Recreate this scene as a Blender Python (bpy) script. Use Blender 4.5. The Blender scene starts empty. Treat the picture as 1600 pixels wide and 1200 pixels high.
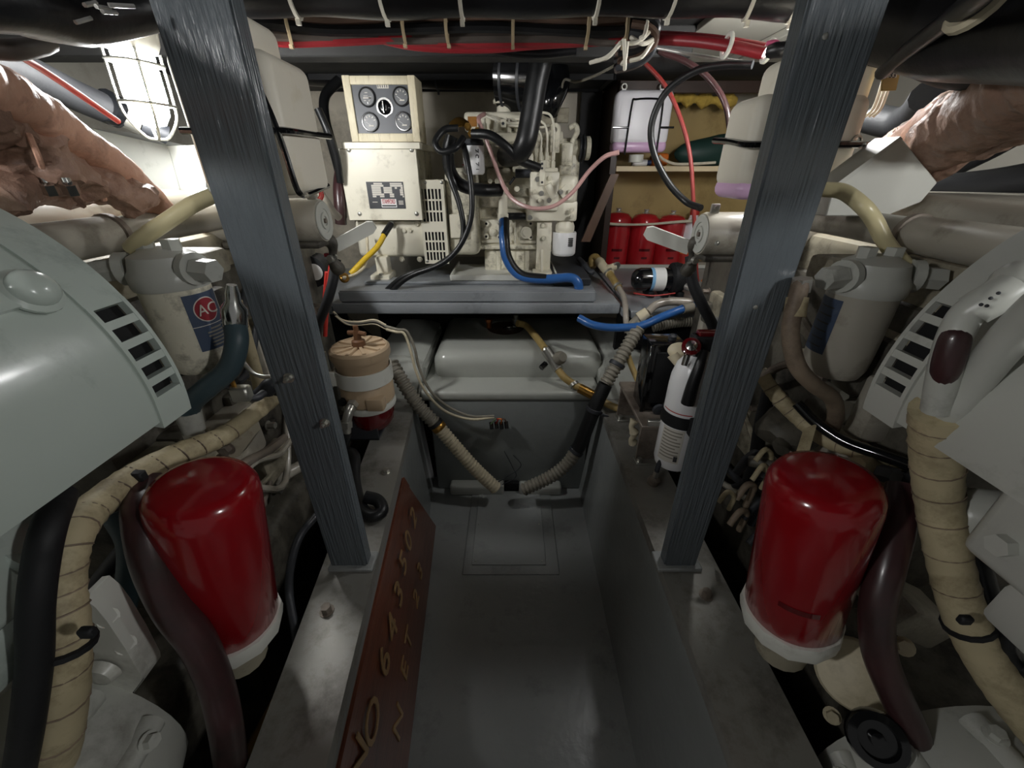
import bpy, bmesh, math, random
from mathutils import Vector, Matrix, noise as mnoise
random.seed(7)
scene = bpy.context.scene
COL = scene.collection
# ------------------------------------------------------------------ camera
CAM_Z = 1.25                       # lens height above the passage floor
PITCH = math.radians(28.2)         # looking down
FPX = 620.0                        # focal length in pixels of the 1600 px wide frame
cam_data = bpy.data.cameras.new('camera')
cam_data.sensor_fit = 'HORIZONTAL'; cam_data.sensor_width = 36.0
cam_data.lens = FPX / 1600.0 * 36.0
cam_data.clip_start = 0.02; cam_data.clip_end = 30
cam = bpy.data.objects.new('camera', cam_data); COL.objects.link(cam)
cam.location = (0, 0, CAM_Z)
cam.rotation_euler = (math.radians(90) - PITCH, 0, 0)
scene.camera = cam
# ------------------------------------------------------------------ world, exposure
world = bpy.data.worlds.new('world'); scene.world = world
world.use_nodes = True
wb = world.node_tree.nodes['Background']
wb.inputs[0].default_value = (0.84, 0.84, 0.82, 1); wb.inputs[1].default_value = 0.15
vs = scene.view_settings
vs.view_transform = 'Standard'; vs.look = 'None'; vs.gamma = 1.0
vs.use_curve_mapping = False
vs.exposure = 0.2
LAMP_STRENGTH = 150.0              # forward caged lamps (emission of the globe)
AFT_STRENGTH = 225.0                # assumed aft lamps behind the photographer, added to light the near engines
# ------------------------------------------------------------------ picture point -> place
CT, ST = math.cos(PITCH), math.sin(PITCH)
def ray(px, py):
    xc = (px - 800.0) / FPX; yc = (600.0 - py) / FPX
    return Vector((xc, CT + yc * ST, -ST + yc * CT))
C0 = Vector((0, 0, CAM_Z))
def A(px, py, Y):
    d = ray(px, py); return C0 + d * (Y / d.y)
def AZ(px, py, Z):
    d = ray(px, py); return C0 + d * ((Z - CAM_Z) / d.z)
def AX(px, py, X):
    d = ray(px, py); return C0 + d * (X / d.x)
def AP(px, py, p0, n):
    d = ray(px, py); return C0 + d * ((p0 - C0).dot(n) / d.dot(n))
def SC(py, Y):
    return Y / ray(800, py).y / FPX       # metres per pixel there
# ------------------------------------------------------------------ materials
def lin(h):
    h = h.lstrip('#'); o = []
    for i in (0, 2, 4):
        c = int(h[i:i+2], 16) / 255.0
        o.append(c / 12.92 if c <= 0.04045 else ((c + 0.055) / 1.055) ** 2.4)
    return tuple(o) + (1,)
MATS = {}
def mat(name, col, rough=0.5, metal=0.0, var=0.12, scale=8.0, bump=0.0, bscale=60.0,
        dirt=None, dirt_amt=0.0, dirt_scale=6.0, stretch=None, coat=0.0, spec=0.5,
        trans=0.0, alpha=1.0, emit=0.0, sss=0.0, ior=1.45):
    m = bpy.data.materials.new(name); m.use_nodes = True
    nt = m.node_tree; N = nt.nodes; L = nt.links
    b = N['Principled BSDF']; c = lin(col)
    tc = N.new('ShaderNodeTexCoord'); mp = N.new('ShaderNodeMapping')
    L.new(tc.outputs['Object'], mp.inputs[0])
    if stretch: mp.inputs['Scale'].default_value = stretch
    nz = N.new('ShaderNodeTexNoise'); nz.inputs['Scale'].default_value = scale; nz.inputs['Detail'].default_value = 5
    L.new(mp.outputs[0], nz.inputs['Vector'])
    mx = N.new('ShaderNodeMix'); mx.data_type = 'RGBA'
    lo = tuple(max(0, v * (1 - var * 1.6)) for v in c[:3]) + (1,)
    hi = tuple(min(1, v * (1 + var)) for v in c[:3]) + (1,)
    mx.inputs[6].default_value = lo; mx.inputs[7].default_value = hi
    L.new(nz.outputs['Fac'], mx.inputs[0])
    out = mx.outputs[2]
    if dirt:
        n2 = N.new('ShaderNodeTexNoise'); n2.inputs['Scale'].default_value = dirt_scale
        n2.inputs['Detail'].default_value = 8; n2.inputs['Roughness'].default_value = 0.7
        L.new(mp.outputs[0], n2.inputs['Vector'])
        cr = N.new('ShaderNodeValToRGB')
        e = 0.5 + (0.5 - dirt_amt) * 0.4
        cr.color_ramp.elements[0].position = max(0, e - 0.06); cr.color_ramp.elements[1].position = min(1, e + 0.14)
        L.new(n2.outputs['Fac'], cr.inputs[0])
        m2 = N.new('ShaderNodeMix'); m2.data_type = 'RGBA'
        m2.inputs[7].default_value = lin(dirt)
        L.new(cr.outputs[0], m2.inputs[0]); L.new(out, m2.inputs[6]); out = m2.outputs[2]
    L.new(out, b.inputs['Base Color'])
    b.inputs['Roughness'].default_value = rough; b.inputs['Metallic'].default_value = metal
    b.inputs['IOR'].default_value = ior
    b.inputs['Specular IOR Level'].default_value = spec
    b.inputs['Coat Weight'].default_value = coat; b.inputs['Coat Roughness'].default_value = 0.12
    b.inputs['Transmission Weight'].default_value = trans; b.inputs['Alpha'].default_value = alpha
    if sss: b.inputs['Subsurface Weight'].default_value = sss; b.inputs['Subsurface Radius'].default_value = (.02, .02, .02)
    if emit:
        b.inputs['Emission Color'].default_value = c; b.inputs['Emission Strength'].default_value = emit
    if bump:
        n3 = N.new('ShaderNodeTexNoise'); n3.inputs['Scale'].default_value = bscale; n3.inputs['Detail'].default_value = 4
        L.new(mp.outputs[0], n3.inputs['Vector'])
        bp = N.new('ShaderNodeBump'); bp.inputs['Strength'].default_value = bump; bp.inputs['Distance'].default_value = 0.004
        L.new(n3.outputs['Fac'], bp.inputs['Height']); L.new(bp.outputs[0], b.inputs['Normal'])
    MATS[name] = m; return m
mat('post_paint', '#5d6367', .20, bump=1.0, bscale=22, stretch=(9, 9, .40), var=.12, scale=3)
mat('deck_grey', '#979a98', .30, bump=.25, bscale=38, var=.10, scale=5, dirt='#6e7170', dirt_amt=.25, dirt_scale=5)
mat('bearer_grey', '#858987', .30, bump=.35, bscale=30, var=.10, scale=6)
mat('tank_grey', '#b2b4ac', .25, bump=.5, bscale=22, var=.08, scale=5, coat=.3)
mat('platform_grey', '#8b8f92', .33, bump=.15, bscale=60, var=.10, scale=9, dirt='#5d6062', dirt_amt=.2)
mat('steel_plate', '#97958e', .42, metal=.35, var=.14, scale=14, dirt='#5c5750', dirt_amt=.38, dirt_scale=7, bump=.1)
mat('steel_rust', '#8d8378', .5, metal=.4, var=.2, scale=20, dirt='#4a3b30', dirt_amt=.45)
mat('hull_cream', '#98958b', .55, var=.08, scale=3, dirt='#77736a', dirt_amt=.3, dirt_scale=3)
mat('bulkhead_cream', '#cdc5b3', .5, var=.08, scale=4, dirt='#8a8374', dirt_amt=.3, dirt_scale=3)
mat('bilge_dark', '#2e2b27', .6, var=.4, scale=12, dirt='#4a4136', dirt_amt=.35, bump=.5, bscale=20)
mat('ceiling_lit', '#a3a196', .6, var=.08, scale=6)  # pale tone of the ceiling where lamp light falls on it
mat('ceiling_shaded', '#2c2c2b', .7, var=.25, scale=5)  # light grey ceiling coloured dark to stand in for its shadow
mat('dark_wood', '#3a2a22', .45, var=.3, scale=6, stretch=(3, 3, .6))
mat('brown_wood', '#6b4a32', .45, var=.25, scale=9, stretch=(6, 6, .8))
mat('plywood', '#b39a63', .55, var=.16, scale=5, dirt='#8c7443', dirt_amt=.3)
mat('pine', '#dcc9a4', .5, var=.10, scale=5, stretch=(.6, 8, 8))
mat('foam_yellow', '#cfae52', .9, var=.3, scale=30, bump=1.0, bscale=50)
mat('sign_wood', '#77432f', .32, var=.30, scale=7, stretch=(7, .9, 7), coat=.35, bump=.12, bscale=30, dirt='#5d3325', dirt_amt=.35)
mat('gold_leaf', '#c9a473', .35, metal=.45, var=.3, scale=30)
mat('cream_engine', '#ddd8c4', .38, var=.14, scale=20, dirt='#6d6757', dirt_amt=.36, dirt_scale=20, bump=.12)
mat('cream_clean', '#e4dfcc', .38, var=.06, scale=10, dirt='#a49c87', dirt_amt=.16, dirt_scale=9)
mat('cream_frame', '#e2d8bb', .5, var=.10, scale=9, stretch=(8, 8, 1.2), dirt='#a08f70', dirt_amt=.22, dirt_scale=14)
mat('cream_dark', '#a69f8b', .5, var=.2, scale=14, dirt='#4f4a3f', dirt_amt=.42, dirt_scale=11, bump=.2)
mat('grime_engine', '#5e5a50', .55, var=.3, scale=16, dirt='#24211d', dirt_amt=.5, dirt_scale=9, bump=.4)
mat('aqua_grey', '#b4beb6', .26, var=.05, scale=5, bump=.22, bscale=24, dirt='#8d968f', dirt_amt=.18, dirt_scale=9, coat=.25)
mat('light_grey', '#b9bab2', .32, var=.07, scale=7, bump=.2, bscale=26, dirt='#85837a', dirt_amt=.24, dirt_scale=8)
mat('tan_grey', '#aaa598', .30, var=.09, scale=9, dirt='#6f685a', dirt_amt=.32, dirt_scale=9, coat=.2)
mat('white_paint', '#d8d8cf', .35, var=.06, scale=7, dirt='#97958a', dirt_amt=.2)
mat('white_plate', '#cfcfc6', .45, var=.05, scale=6)
mat('black_rubber', '#191a1b', .38, var=.2, scale=14, bump=.08)
mat('black_matte', '#17181a', .62, var=.2, scale=14, bump=.2)
mat('black_gloss', '#101113', .12, var=.1, coat=.4)
mat('void_black', '#0b0b0c', .8, var=.1)  # black standing in for shade in gaps, slots and recesses
mat('charcoal', '#34363a', .45, var=.1)
mat('slate_plate', '#4e5156', .42, var=.07)
mat('gauge_face', '#5d5f61', .35, var=.04)
mat('teal_hose', '#3f5056', .45, var=.12, bump=.1)
mat('red_can', '#8c0e17', .18, var=.06, scale=4, coat=.5)
mat('red_wrap', '#b5222a', .16, var=.10, scale=10, coat=.8)
mat('red_cable', '#8c2028', .42, var=.12)
mat('red_bright', '#b2332c', .42, var=.08)
mat('red_dull', '#7d2b27', .45, var=.1)
mat('red_bowl', '#5c0f14', .1, var=.15, coat=.6)
mat('maroon_hose', '#43292a', .34, var=.3, scale=9, dirt='#2a2220', dirt_amt=.5, coat=.2, bump=.3, bscale=18)
mat('brown_cable', '#5a463a', .5, var=.25, scale=12)
mat('orange', '#d8742a', .5, var=.1)
mat('blue_hose', '#2d5e9e', .32, var=.10, coat=.3)
mat('yellow_cable', '#d6b22c', .38, var=.06)
mat('beige_racor', '#b8a184', .42, var=.07, dirt='#8b7559', dirt_amt=.25)
mat('beige_hose', '#b39a62', .38, var=.14, scale=14, dirt='#7c6636', dirt_amt=.3)
mat('ivory_hose', '#d3c8ac', .5, var=.08, dirt='#a09574', dirt_amt=.22)
mat('grey_hose', '#8a8578', .5, var=.12, dirt='#5a5449', dirt_amt=.3)
mat('wrap_cream', '#bdb08e', .6, var=.2, scale=16, dirt='#7a6d52', dirt_amt=.42, dirt_scale=12, bump=.3, bscale=40)
mat('wrap_dirty', '#8f7f6c', .6, var=.3, scale=14, dirt='#4b3d33', dirt_amt=.45, bump=.3)
mat('leather_wrap', '#a58472', .5, var=.3, scale=12, bump=1.0, bscale=70, dirt='#5f473a', dirt_amt=.38)
mat('leather_pale', '#d6a68e', .5, var=.2, scale=12, bump=.7, bscale=60, dirt='#8a6656', dirt_amt=.3, dirt_scale=14)
mat('brass', '#b48a45', .28, metal=.9, var=.2)
mat('copper', '#a8673f', .3, metal=.9, var=.2)
mat('chrome', '#d5d5d2', .16, metal=1.0, var=.1)
mat('zinc', '#b9b8b0', .32, metal=.8, var=.15)
mat('rust', '#4d382c', .7, var=.4, scale=30, bump=.4)
mat('hdpe', '#e6e0d0', .42, var=.04, dirt='#cbbf9d', dirt_amt=.25, dirt_scale=4, sss=.25)
mat('hdpe_white', '#f0eef2', .35, var=.03, sss=.2)
mat('pink_fluid', '#e0b9dc', .3, var=.05, sss=.2)
mat('clear_pink_tube', '#c59c97', .3, var=.08)
mat('clear_yellow_tube', '#cfc49a', .28, var=.08)
mat('clear_tube', '#9d958a', .2, var=.2, scale=30)
mat('white_can', '#e8e8e8', .3, var=.03, coat=.2)
mat('white_paper', '#e9e9e6', .55, var=.03)
mat('ink', '#3b3b3c', .6, var=.1)
mat('ink_red', '#b8323a', .5, var=.05)
mat('label_blue', '#3c4a60', .5, var=.1, dirt='#6a7076', dirt_amt=.25)
mat('label_red', '#8d2630', .5, var=.08)
mat('label_sky', '#7fb2da', .5, var=.05)
mat('label_pale', '#cfcabf', .5, var=.05)
mat('sticker_yellow', '#a9712a', .5, var=.15, scale=30)
mat('tie_white', '#cfcabb', .5, var=.08)
mat('tie_tan', '#a39275', .5, var=.1)
mat('loom_grey', '#4e4641', .5, var=.2)
mat('loom_black', '#141416', .34, var=.2, bump=.15)
mat('rope', '#d6cdb8', .8, var=.15, scale=40)
mat('green_cover', '#24403a', .5, var=.15)
mat('navy', '#222f52', .4)
mat('silver_film', '#c7c5c0', .25, metal=.5, var=.12)
mat('wire_green', '#5f7a52', .5); mat('wire_blue', '#35508e', .5); mat('wire_pink', '#c2527a', .5)
mat('lamp_glow', '#ffffff', .4, emit=LAMP_STRENGTH, var=0)
mat('lamp_glow_aft', '#ffffff', .4, emit=AFT_STRENGTH, var=0)
M = MATS
# ------------------------------------------------------------------ mesh helpers
def frame(d):
    d = Vector(d).normalized()
    up = Vector((0, 0, 1)) if abs(d.z) < .9 else Vector((0, 1, 0))
    x = up.cross(d).normalized(); y = d.cross(x).normalized()
    return x, y, d
def spline(pts, n=6):
    P = [Vector(p) for p in pts]
    if len(P) < 3: 
        return [P[0].lerp(P[1], i / n) for i in range(n + 1)]
    Q = [P[0] * 2 - P[1]] + P + [P[-1] * 2 - P[-2]]
    out = []
    for i in range(1, len(Q) - 2):
        p0, p1, p2, p3 = Q[i-1], Q[i], Q[i+1], Q[i+2]
        for k in range(n):
            t = k / n; t2 = t * t; t3 = t2 * t
            out.append(.5 * ((2 * p1) + (-p0 + p2) * t + (2*p0 - 5*p1 + 4*p2 - p3) * t2 + (-p0 + 3*p1 - 3*p2 + p3) * t3))
    out.append(P[-1]); return out
class B:
    def __init__(s): s.bm = bmesh.new(); s.mats = []
    def box(s, lo, hi, bev=0.0, seg=1, R=None, piv=None):
        lo, hi = Vector(lo), Vector(hi); c = (lo + hi) / 2; d = hi - lo
        r = bmesh.ops.create_cube(s.bm, size=1.0)
        vs_ = r['verts']
        for v in vs_: v.co = Vector((v.co.x * d.x, v.co.y * d.y, v.co.z * d.z))
        if bev > 0:
            es = list({e for v in vs_ for e in v.link_edges})
            rr = bmesh.ops.bevel(s.bm, geom=es, offset=min(bev, min(abs(d.x), abs(d.y), abs(d.z)) * .49), segments=seg, profile=.5, affect='EDGES')
            vs_ = list({v for f in rr['faces'] for v in f.verts} | {v for v in vs_ if v.is_valid})
        for v in vs_:
            co = v.co.copy()
            if R is not None:
                if piv is None: co = R @ co + c
                else: co = R @ (co + c - Vector(piv)) + Vector(piv)
            else: co = co + c
            v.co = co
        return s
    def ring(s, c, x, y, r, n, ph=0.0):
        return [s.bm.verts.new(c + x * (r * math.cos(ph + 2*math.pi*i/n)) + y * (r * math.sin(ph + 2*math.pi*i/n))) for i in range(n)]
    def skin(s, a, b):
        n = len(a)
        for i in range(n):
            try: s.bm.faces.new((a[i], a[(i+1) % n], b[(i+1) % n], b[i]))
            except ValueError: pass
    def cap(s, a, flip=False):
        try: s.bm.faces.new(a[::-1] if flip else a)
        except ValueError: pass
    def lathe(s, prof, o, axis, n=20, ph=0.0, capa=True, capb=True):
        """prof: (radius, height along axis)"""
        x, y, d = frame(axis); o = Vector(o)
        rs = [s.ring(o + d * h, x, y, max(r, 1e-5), n, ph) for r, h in prof]
        for a, b in zip(rs, rs[1:]): s.skin(a, b)
        if capa: s.cap(rs[0], True)
        if capb: s.cap(rs[-1])
        return s
    def cyl(s, p0, p1, r0, r1=None, n=16, bev=0.0):
        p0, p1 = Vector(p0), Vector(p1); L = (p1 - p0).length; r1 = r0 if r1 is None else r1
        if bev > 0: pr = [(r0 - bev, 0), (r0, bev), (r1, L - bev), (r1 - bev, L)]
        else: pr = [(r0, 0), (r1, L)]
        return s.lathe(pr, p0, p1 - p0, n)
    def hexa(s, p0, p1, r): return s.cyl(p0, p1, r, n=6)
    def tube(s, pts, r, n=10, sub=6, rad=None, raw=False, rfun=None):
        P = [Vector(p) for p in pts] if raw else spline(pts, sub)
        m = len(P); t0 = (P[1] - P[0]).normalized(); x, y, _ = frame(t0); prev = None; first = None
        acc = 0
        for i in range(m):
            t = (P[min(i+1, m-1)] - P[max(i-1, 0)]).normalized()
            x = (x - t * x.dot(t)); x = x.normalized() if x.length > 1e-6 else frame(t)[0]
            y = t.cross(x)
            if i: acc += (P[i] - P[i-1]).length
            rr = rfun(i, acc) if rfun else (rad(i / (m-1)) if rad else r)
            rg = s.ring(P[i], x, y, rr, n)
            if prev: s.skin(prev, rg)
            else: first = rg
            prev = rg
        s.cap(first, True); s.cap(prev)
        return s
    def corr(s, pts, r, pitch=.007, depth=.12, n=14):
        P = spline(pts, 24); out = [P[0]]; step = pitch / 4; acc = 0
        for a, b in zip(P, P[1:]):
            L = (b - a).length; d = 0
            while acc + (L - d) >= step:
                d += step - acc; acc = 0; out.append(a.lerp(b, d / L))
            acc += L - d
        return s.tube(out, r, n, raw=True, rfun=lambda i, a: r * (1 if i % 4 in (0, 1) else 1 - depth))
    def prism(s, pts, off):
        off = Vector(off); a = [s.bm.verts.new(Vector(p)) for p in pts]; b = [s.bm.verts.new(Vector(p) + off) for p in pts]
        s.cap(a, True); s.cap(b); s.skin(a, b); return s
    def sphere(s, c, r, n=14, sc=(1, 1, 1)):
        bmesh.ops.create_uvsphere(s.bm, u_segments=n, v_segments=max(6, n // 2), radius=1,
            matrix=Matrix.Translation(Vector(c)) @ Matrix.Diagonal((r * sc[0], r * sc[1], r * sc[2], 1)))
        return s
    def torus(s, c, axis, R, r, n=24, m=8, a0=0, a1=2*math.pi):
        x, y, d = frame(axis); c = Vector(c)
        full = abs(a1 - a0 - 2*math.pi) < 1e-6
        pts = [c + x * (R * math.cos(a0 + (a1-a0)*i/n)) + y * (R * math.sin(a0 + (a1-a0)*i/n)) for i in range(n + 1)]
        return s.tube(pts, r, m, raw=True)
    def wrinkle(s, amp=.006, freq=30.0, seed=0.0):
        for v in s.bm.verts:
            p = v.co * freq + Vector((seed, seed * 2, 0)); v.co += Vector((mnoise.noise(p), mnoise.noise(p + Vector((9, 0, 0))), mnoise.noise(p + Vector((0, 9, 0))))) * amp
        return s
    def bend(s, f):
        for v in s.bm.verts: v.co = f(v.co)
        return s
EMPT = {}
def _mesh(b, name, m, o, smooth=40):
    bmesh.ops.recalc_face_normals(b.bm, faces=b.bm.faces)
    me = bpy.data.meshes.new(name)
    for v in b.bm.verts: v.co -= o
    b.bm.to_mesh(me); b.bm.free()
    me.materials.append(M[m] if isinstance(m, str) else m)
    if smooth:
        me.shade_smooth(); me.set_sharp_from_angle(angle=math.radians(smooth))
    return me
def thing(name, label, cat, o, group=None):
    e = bpy.data.objects.new(name, None); COL.objects.link(e)
    e.empty_display_size = .03; e.location = o
    e['label'] = label; e['category'] = cat
    if group: e['group'] = group
    EMPT[e] = Vector(o); return e
def part(name, b, m, parent, label=None, smooth=40):
    o = EMPT[parent]
    ob = bpy.data.objects.new(name, _mesh(b, name, m, o, smooth)); COL.objects.link(ob)
    ob.parent = parent; EMPT[ob] = o
    if label: ob['label'] = label
    return ob
def one(name, b, m, label, cat, group=None, kind=None, smooth=40):
    vs_ = [v.co for v in b.bm.verts]
    lo = Vector((min(v.x for v in vs_), min(v.y for v in vs_), min(v.z for v in vs_)))
    hi = Vector((max(v.x for v in vs_), max(v.y for v in vs_), max(v.z for v in vs_)))
    o = Vector(((lo.x + hi.x) / 2, (lo.y + hi.y) / 2, lo.z))
    ob = bpy.data.objects.new(name, _mesh(b, name, m, o, smooth)); COL.objects.link(ob); ob.location = o
    EMPT[ob] = o
    ob['label'] = label; ob['category'] = cat
    if group: ob['group'] = group
    if kind: ob['kind'] = kind
    return ob
def struct(name, b, m, label=None, parent=None, smooth=40):
    ob = bpy.data.objects.new(name, _mesh(b, name, m, Vector((0, 0, 0)), smooth)); COL.objects.link(ob)
    EMPT[ob] = Vector((0, 0, 0))
    if parent: ob.parent = parent
    else:
        ob['kind'] = 'structure'
    if label: ob['label'] = label
    return ob
def text_part(txt, o, x, y, size, m, parent, depth=.0006, name='lettering', align='CENTER', sx=1.0):
    """flat lettering: o = centre, x = reading direction, y = up direction"""
    cu = bpy.data.curves.new('t', 'FONT'); cu.body = txt; cu.align_x = align; cu.align_y = 'CENTER'
    cu.size = size; cu.extrude = depth; cu.resolution_u = 3
    t = bpy.data.objects.new('t', cu); COL.objects.link(t)
    bpy.context.view_layer.update()
    me = bpy.data.meshes.new_from_object(t.evaluated_get(bpy.context.evaluated_depsgraph_get()))
    bpy.data.objects.remove(t); bpy.data.curves.remove(cu)
    x = Vector(x).normalized(); y = Vector(y).normalized(); z = x.cross(y)
    R = Matrix((x, y, z)).transposed()
    oo = Vector(o) - EMPT[parent]
    for v in me.vertices:
        c = v.co.copy(); c.x *= sx; v.co = R @ c + oo
    me.materials.clear(); me.materials.append(M[m]); me.name = name
    ob = bpy.data.objects.new(name, me); COL.objects.link(ob); ob.parent = parent; EMPT[ob] = EMPT[parent]
    return ob
def bolt(parent, p, d, r=.007, h=.006, m='zinc', name='bolt'):
    d = Vector(d).normalized(); p = Vector(p)
    b = B(); b.cyl(p, p + d * .0018, r * 1.45, n=14); b.hexa(p + d * .0015, p + d * h, r)
    return part(name, b, m, parent)
def screw(parent, p, d, r=.004, m='zinc', name='screw'):
    d = Vector(d).normalized(); p = Vector(p)
    b = B(); b.lathe([(r, 0), (r, r * .3), (r * .6, r * .6)], p, d, 10)
    return part(name, b, m, parent)
def hose(name, pts, r, m, label, cat='hose', group=None, n=12, sub=7, rad=None):
    return one(name, B().tube(pts, r, n, sub, rad), m, label, cat, group)
def PL(*a):
    """list of (px, py, Y) -> points"""
    return [A(*p) for p in a]
# ================================================================== SETTING
Y0, Y1 = -0.9, 2.42
b = B(); b.box((-.36, Y0, -.03), (.36, 1.42, 0)); floor = struct('floor', b, 'deck_grey')
# raised fibreglass ridge round the hatch (part of the floor)
b = B()
hx0, hx1 = AZ(737, 885, 0).x, AZ(853, 885, 0).x; hy0 = AZ(795, 885, 0).y; hy1 = AZ(795, 770, 0).y
b.box((hx0 - .03, hy0 - .035, -.001), (hx1 + .045, hy1 + .02, .005), .004, 2)
struct('hatch_surround', b, 'deck_grey', parent=floor)
for s, nm in ((-1, 'left'), (1, 'right')):
    b = B(); prof = [(s*1.02, .42), (s*1.32, .8), (s*1.42, 1.66)]
    for (x0, z0), (x1, z1) in zip(prof, prof[1:]):
        b.prism([(x0, Y0, z0), (x1, Y0, z1), (x1 + s*.03, Y0, z1), (x0 + s*.03, Y0, z0)], (0, Y1 - Y0, 0))
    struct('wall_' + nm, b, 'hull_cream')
b = B()
for s in (-1, 1):
    prof = [(s*.34, -.02), (s*.62, .05), (s*1.02, .42)]
    for (x0, z0), (x1, z1) in zip(prof, prof[1:]):
        b.prism([(x0, Y0, z0), (x1, Y0, z1), (x1, Y0, z1 - .04), (x0, Y0, z0 - .04)], (0, Y1 - Y0, 0))
ob = struct('bilge_floor', b, 'bilge_dark')
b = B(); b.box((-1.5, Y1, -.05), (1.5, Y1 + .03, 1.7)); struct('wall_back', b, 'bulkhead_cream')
b = B(); b.box((-1.5, Y0, 1.60), (1.5, Y1, 1.64)); ceil = struct('ceiling', b, 'ceiling_shaded')
b = B(); b.box((.50, .9, 1.585), (1.4, 1.75, 1.60), .002); struct('lit_panel', b, 'ceiling_lit', parent=ceil)  # lit stretch of the ceiling, set off by a lighter colour
for x_ in (.72, 1.1):
    b = B(); b.box((x_, .9, 1.565), (x_ + .05, 1.75, 1.585), .003); struct('deck_batten', b, 'ceiling_lit', parent=ceil)
b = B(); b.box((-1.4, 1.4, 1.53), (.5, 1.47, 1.60), .004); struct('deck_beam', b, 'ceiling_shaded', parent=ceil)
# ------------------------------------------------------------------ access hatch in the floor
hz = .0055
T = thing('floor_hatch', 'grey rectangular access hatch screwed into the passage floor', 'hatch', (0, hy0, hz))
b = B(); b.box((hx0, hy0, hz), (hx1, hy1, hz + .004), .0012); part('plate', b, 'deck_grey', T)
for fx, fy in ((.05, .04), (.95, .04), (.05, .5), (.95, .5), (.05, .95), (.95, .95)):
    screw(T, (hx0 + (hx1-hx0)*fx, hy0 + (hy1-hy0)*fy, hz + .004), (0, 0, 1), .0035)
# ------------------------------------------------------------------ engine bearers (longitudinal stringers)
BZ = .45
def left_x(y): return -.287 - .0893 * (y - .256)
def bearer(s, label):
    T = thing('engine_bearer', label, 'engine bearer', (s * .38, .5, 0))
    ya, yb = -.5, 1.42
    def ix(y): return .345 if s > 0 else -left_x(y)
    ow = .125 if s > 0 else .115
    b = B()
    prof = lambda y: [((.298 if s > 0 else ix(y) - .03) * s, y, 0), (ix(y) * s, y, BZ - .008), ((ix(y) + ow) * s, y, BZ - .008), ((ix(y) + ow) * s, y, 0)]
    a = [b.bm.verts.new(p) for p in prof(ya)]; c = [b.bm.verts.new(p) for p in prof(yb)]
    b.cap(a); b.cap(c, True); b.skin(a, c)
    part('beam', b, 'bearer_grey', T)
    b = B()      # steel angle on top: flat flange and a short inner flange
    prof = lambda y: [((ix(y) - .004) * s, y, BZ - .03), ((ix(y) - .004) * s, y, BZ), ((ix(y) + ow + .003) * s, y, BZ), ((ix(y) + ow + .003) * s, y, BZ - .007), ((ix(y) + .001) * s, y, BZ - .007), ((ix(y) + .001) * s, y, BZ - .03)]
    a = [b.bm.verts.new(p) for p in prof(ya)]; c = [b.bm.verts.new(p) for p in prof(yb)]
    b.cap(a); b.cap(c, True); b.skin(a, c)
    part('steel_angle', b, 'steel_plate', T)
    return T
BL = bearer(-1, 'grey engine bearer beam with steel angle along its top, left of passage')
BR = bearer(1, 'grey engine bearer beam with steel angle along its top, right of passage')
bolt(BL, AZ(511, 955, BZ), (0, 0, 1), .010, .016, 'steel_rust'); bolt(BR, AZ(1103, 930, BZ), (0, 0, 1), .010, .014, 'steel_rust')
bolt(BL, AZ(604, 738, BZ), (0, 0, 1), .009, .014, 'zinc')
# ------------------------------------------------------------------ the two posts
for s, x0, x1, lab in ((-1, -.412, -.316, 'grey painted wooden post with two bolts, left of the passage'),
                       (1, .334, .430, 'grey painted wooden post right of the passage, beside fire extinguisher')):
    T = thing('support_post', lab, 'post', ((x0 + x1) / 2, .62, BZ), 'painted support posts')
    b = B(); bi = .013; xt0, xt1 = (x0, x1); xb0, xb1 = (x0, x1 - bi) if s < 0 else (x0 + bi, x1 - .012)
    lo_ = [b.bm.verts.new(p) for p in ((xb0, .6, BZ), (xb1, .6, BZ), (xb1, .631, BZ), (xb0, .631, BZ))]
    hi_ = [b.bm.verts.new(p) for p in ((xt0, .6, 1.6), (xt1, .6, 1.6), (xt1, .631, 1.6), (xt0, .631, 1.6))]
    b.cap(lo_); b.cap(hi_, True); b.skin(lo_, hi_)
    bmesh.ops.bevel(b.bm, geom=list(b.bm.edges), offset=.003, segments=2, affect='EDGES'); part('timber', b, 'post_paint', T)
    b = B(); b.box((x0 - .004, .59, BZ), (x1 + .0, .64, BZ + .010), .002); part('foot_plate', b, 'deck_grey', T)
    if s < 0:
        for p in ((452, 590), (508, 660)):
            q = A(p[0], p[1], .6); bb = B()
            bb.cyl(q, q + Vector((0, -.002, 0)), .009, n=14); bb.hexa(q + Vector((0, -.002, 0)), q + Vector((0, -.009, 0)), .0062)
            bb.cyl(q + Vector((0, -.009, 0)), q + Vector((0, -.016, 0)), .003, n=8)
            part('bolt', bb, 'zinc', T)
    else:
        for p in ((1289, 57), (1120, 380), (1180, 480)):
            q = A(p[0], p[1], .6); screw(T, q, (0, -1, 0), .0035)
# ------------------------------------------------------------------ carved name board leaning on the left bearer
def sp(y, z):   # point on the board's front face
    f = z / .40
    xb = -.302 + (1.129 - y) * .0768; xt = left_x(y) + .006
    return Vector((xb + (xt - xb) * f, y, z))
T = thing('carved_board', 'varnished wooden board with carved gilt numbers leaning on left bearer', 'sign board', sp(.6, 0))
b = B()
P4 = [sp(-.25, .003), sp(1.129, .003), sp(.965, .40), sp(-.25, .40)]
nrm = (P4[1] - P4[0]).cross(P4[3] - P4[0]).normalized()
if nrm.x < 0: nrm = -nrm
b.prism(P4, -nrm * .022); bmesh.ops.bevel(b.bm, geom=list(b.bm.edges), offset=.003, segments=2, affect='EDGES')
part('plank', b, 'sign_wood', T)
b = B()      # raised moulding along the top edge
b.prism([sp(-.25, .345), sp(.985, .345), sp(.965, .398), sp(-.25, .398)], nrm * .004)
part('top_moulding', b, 'sign_wood', T)
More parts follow.
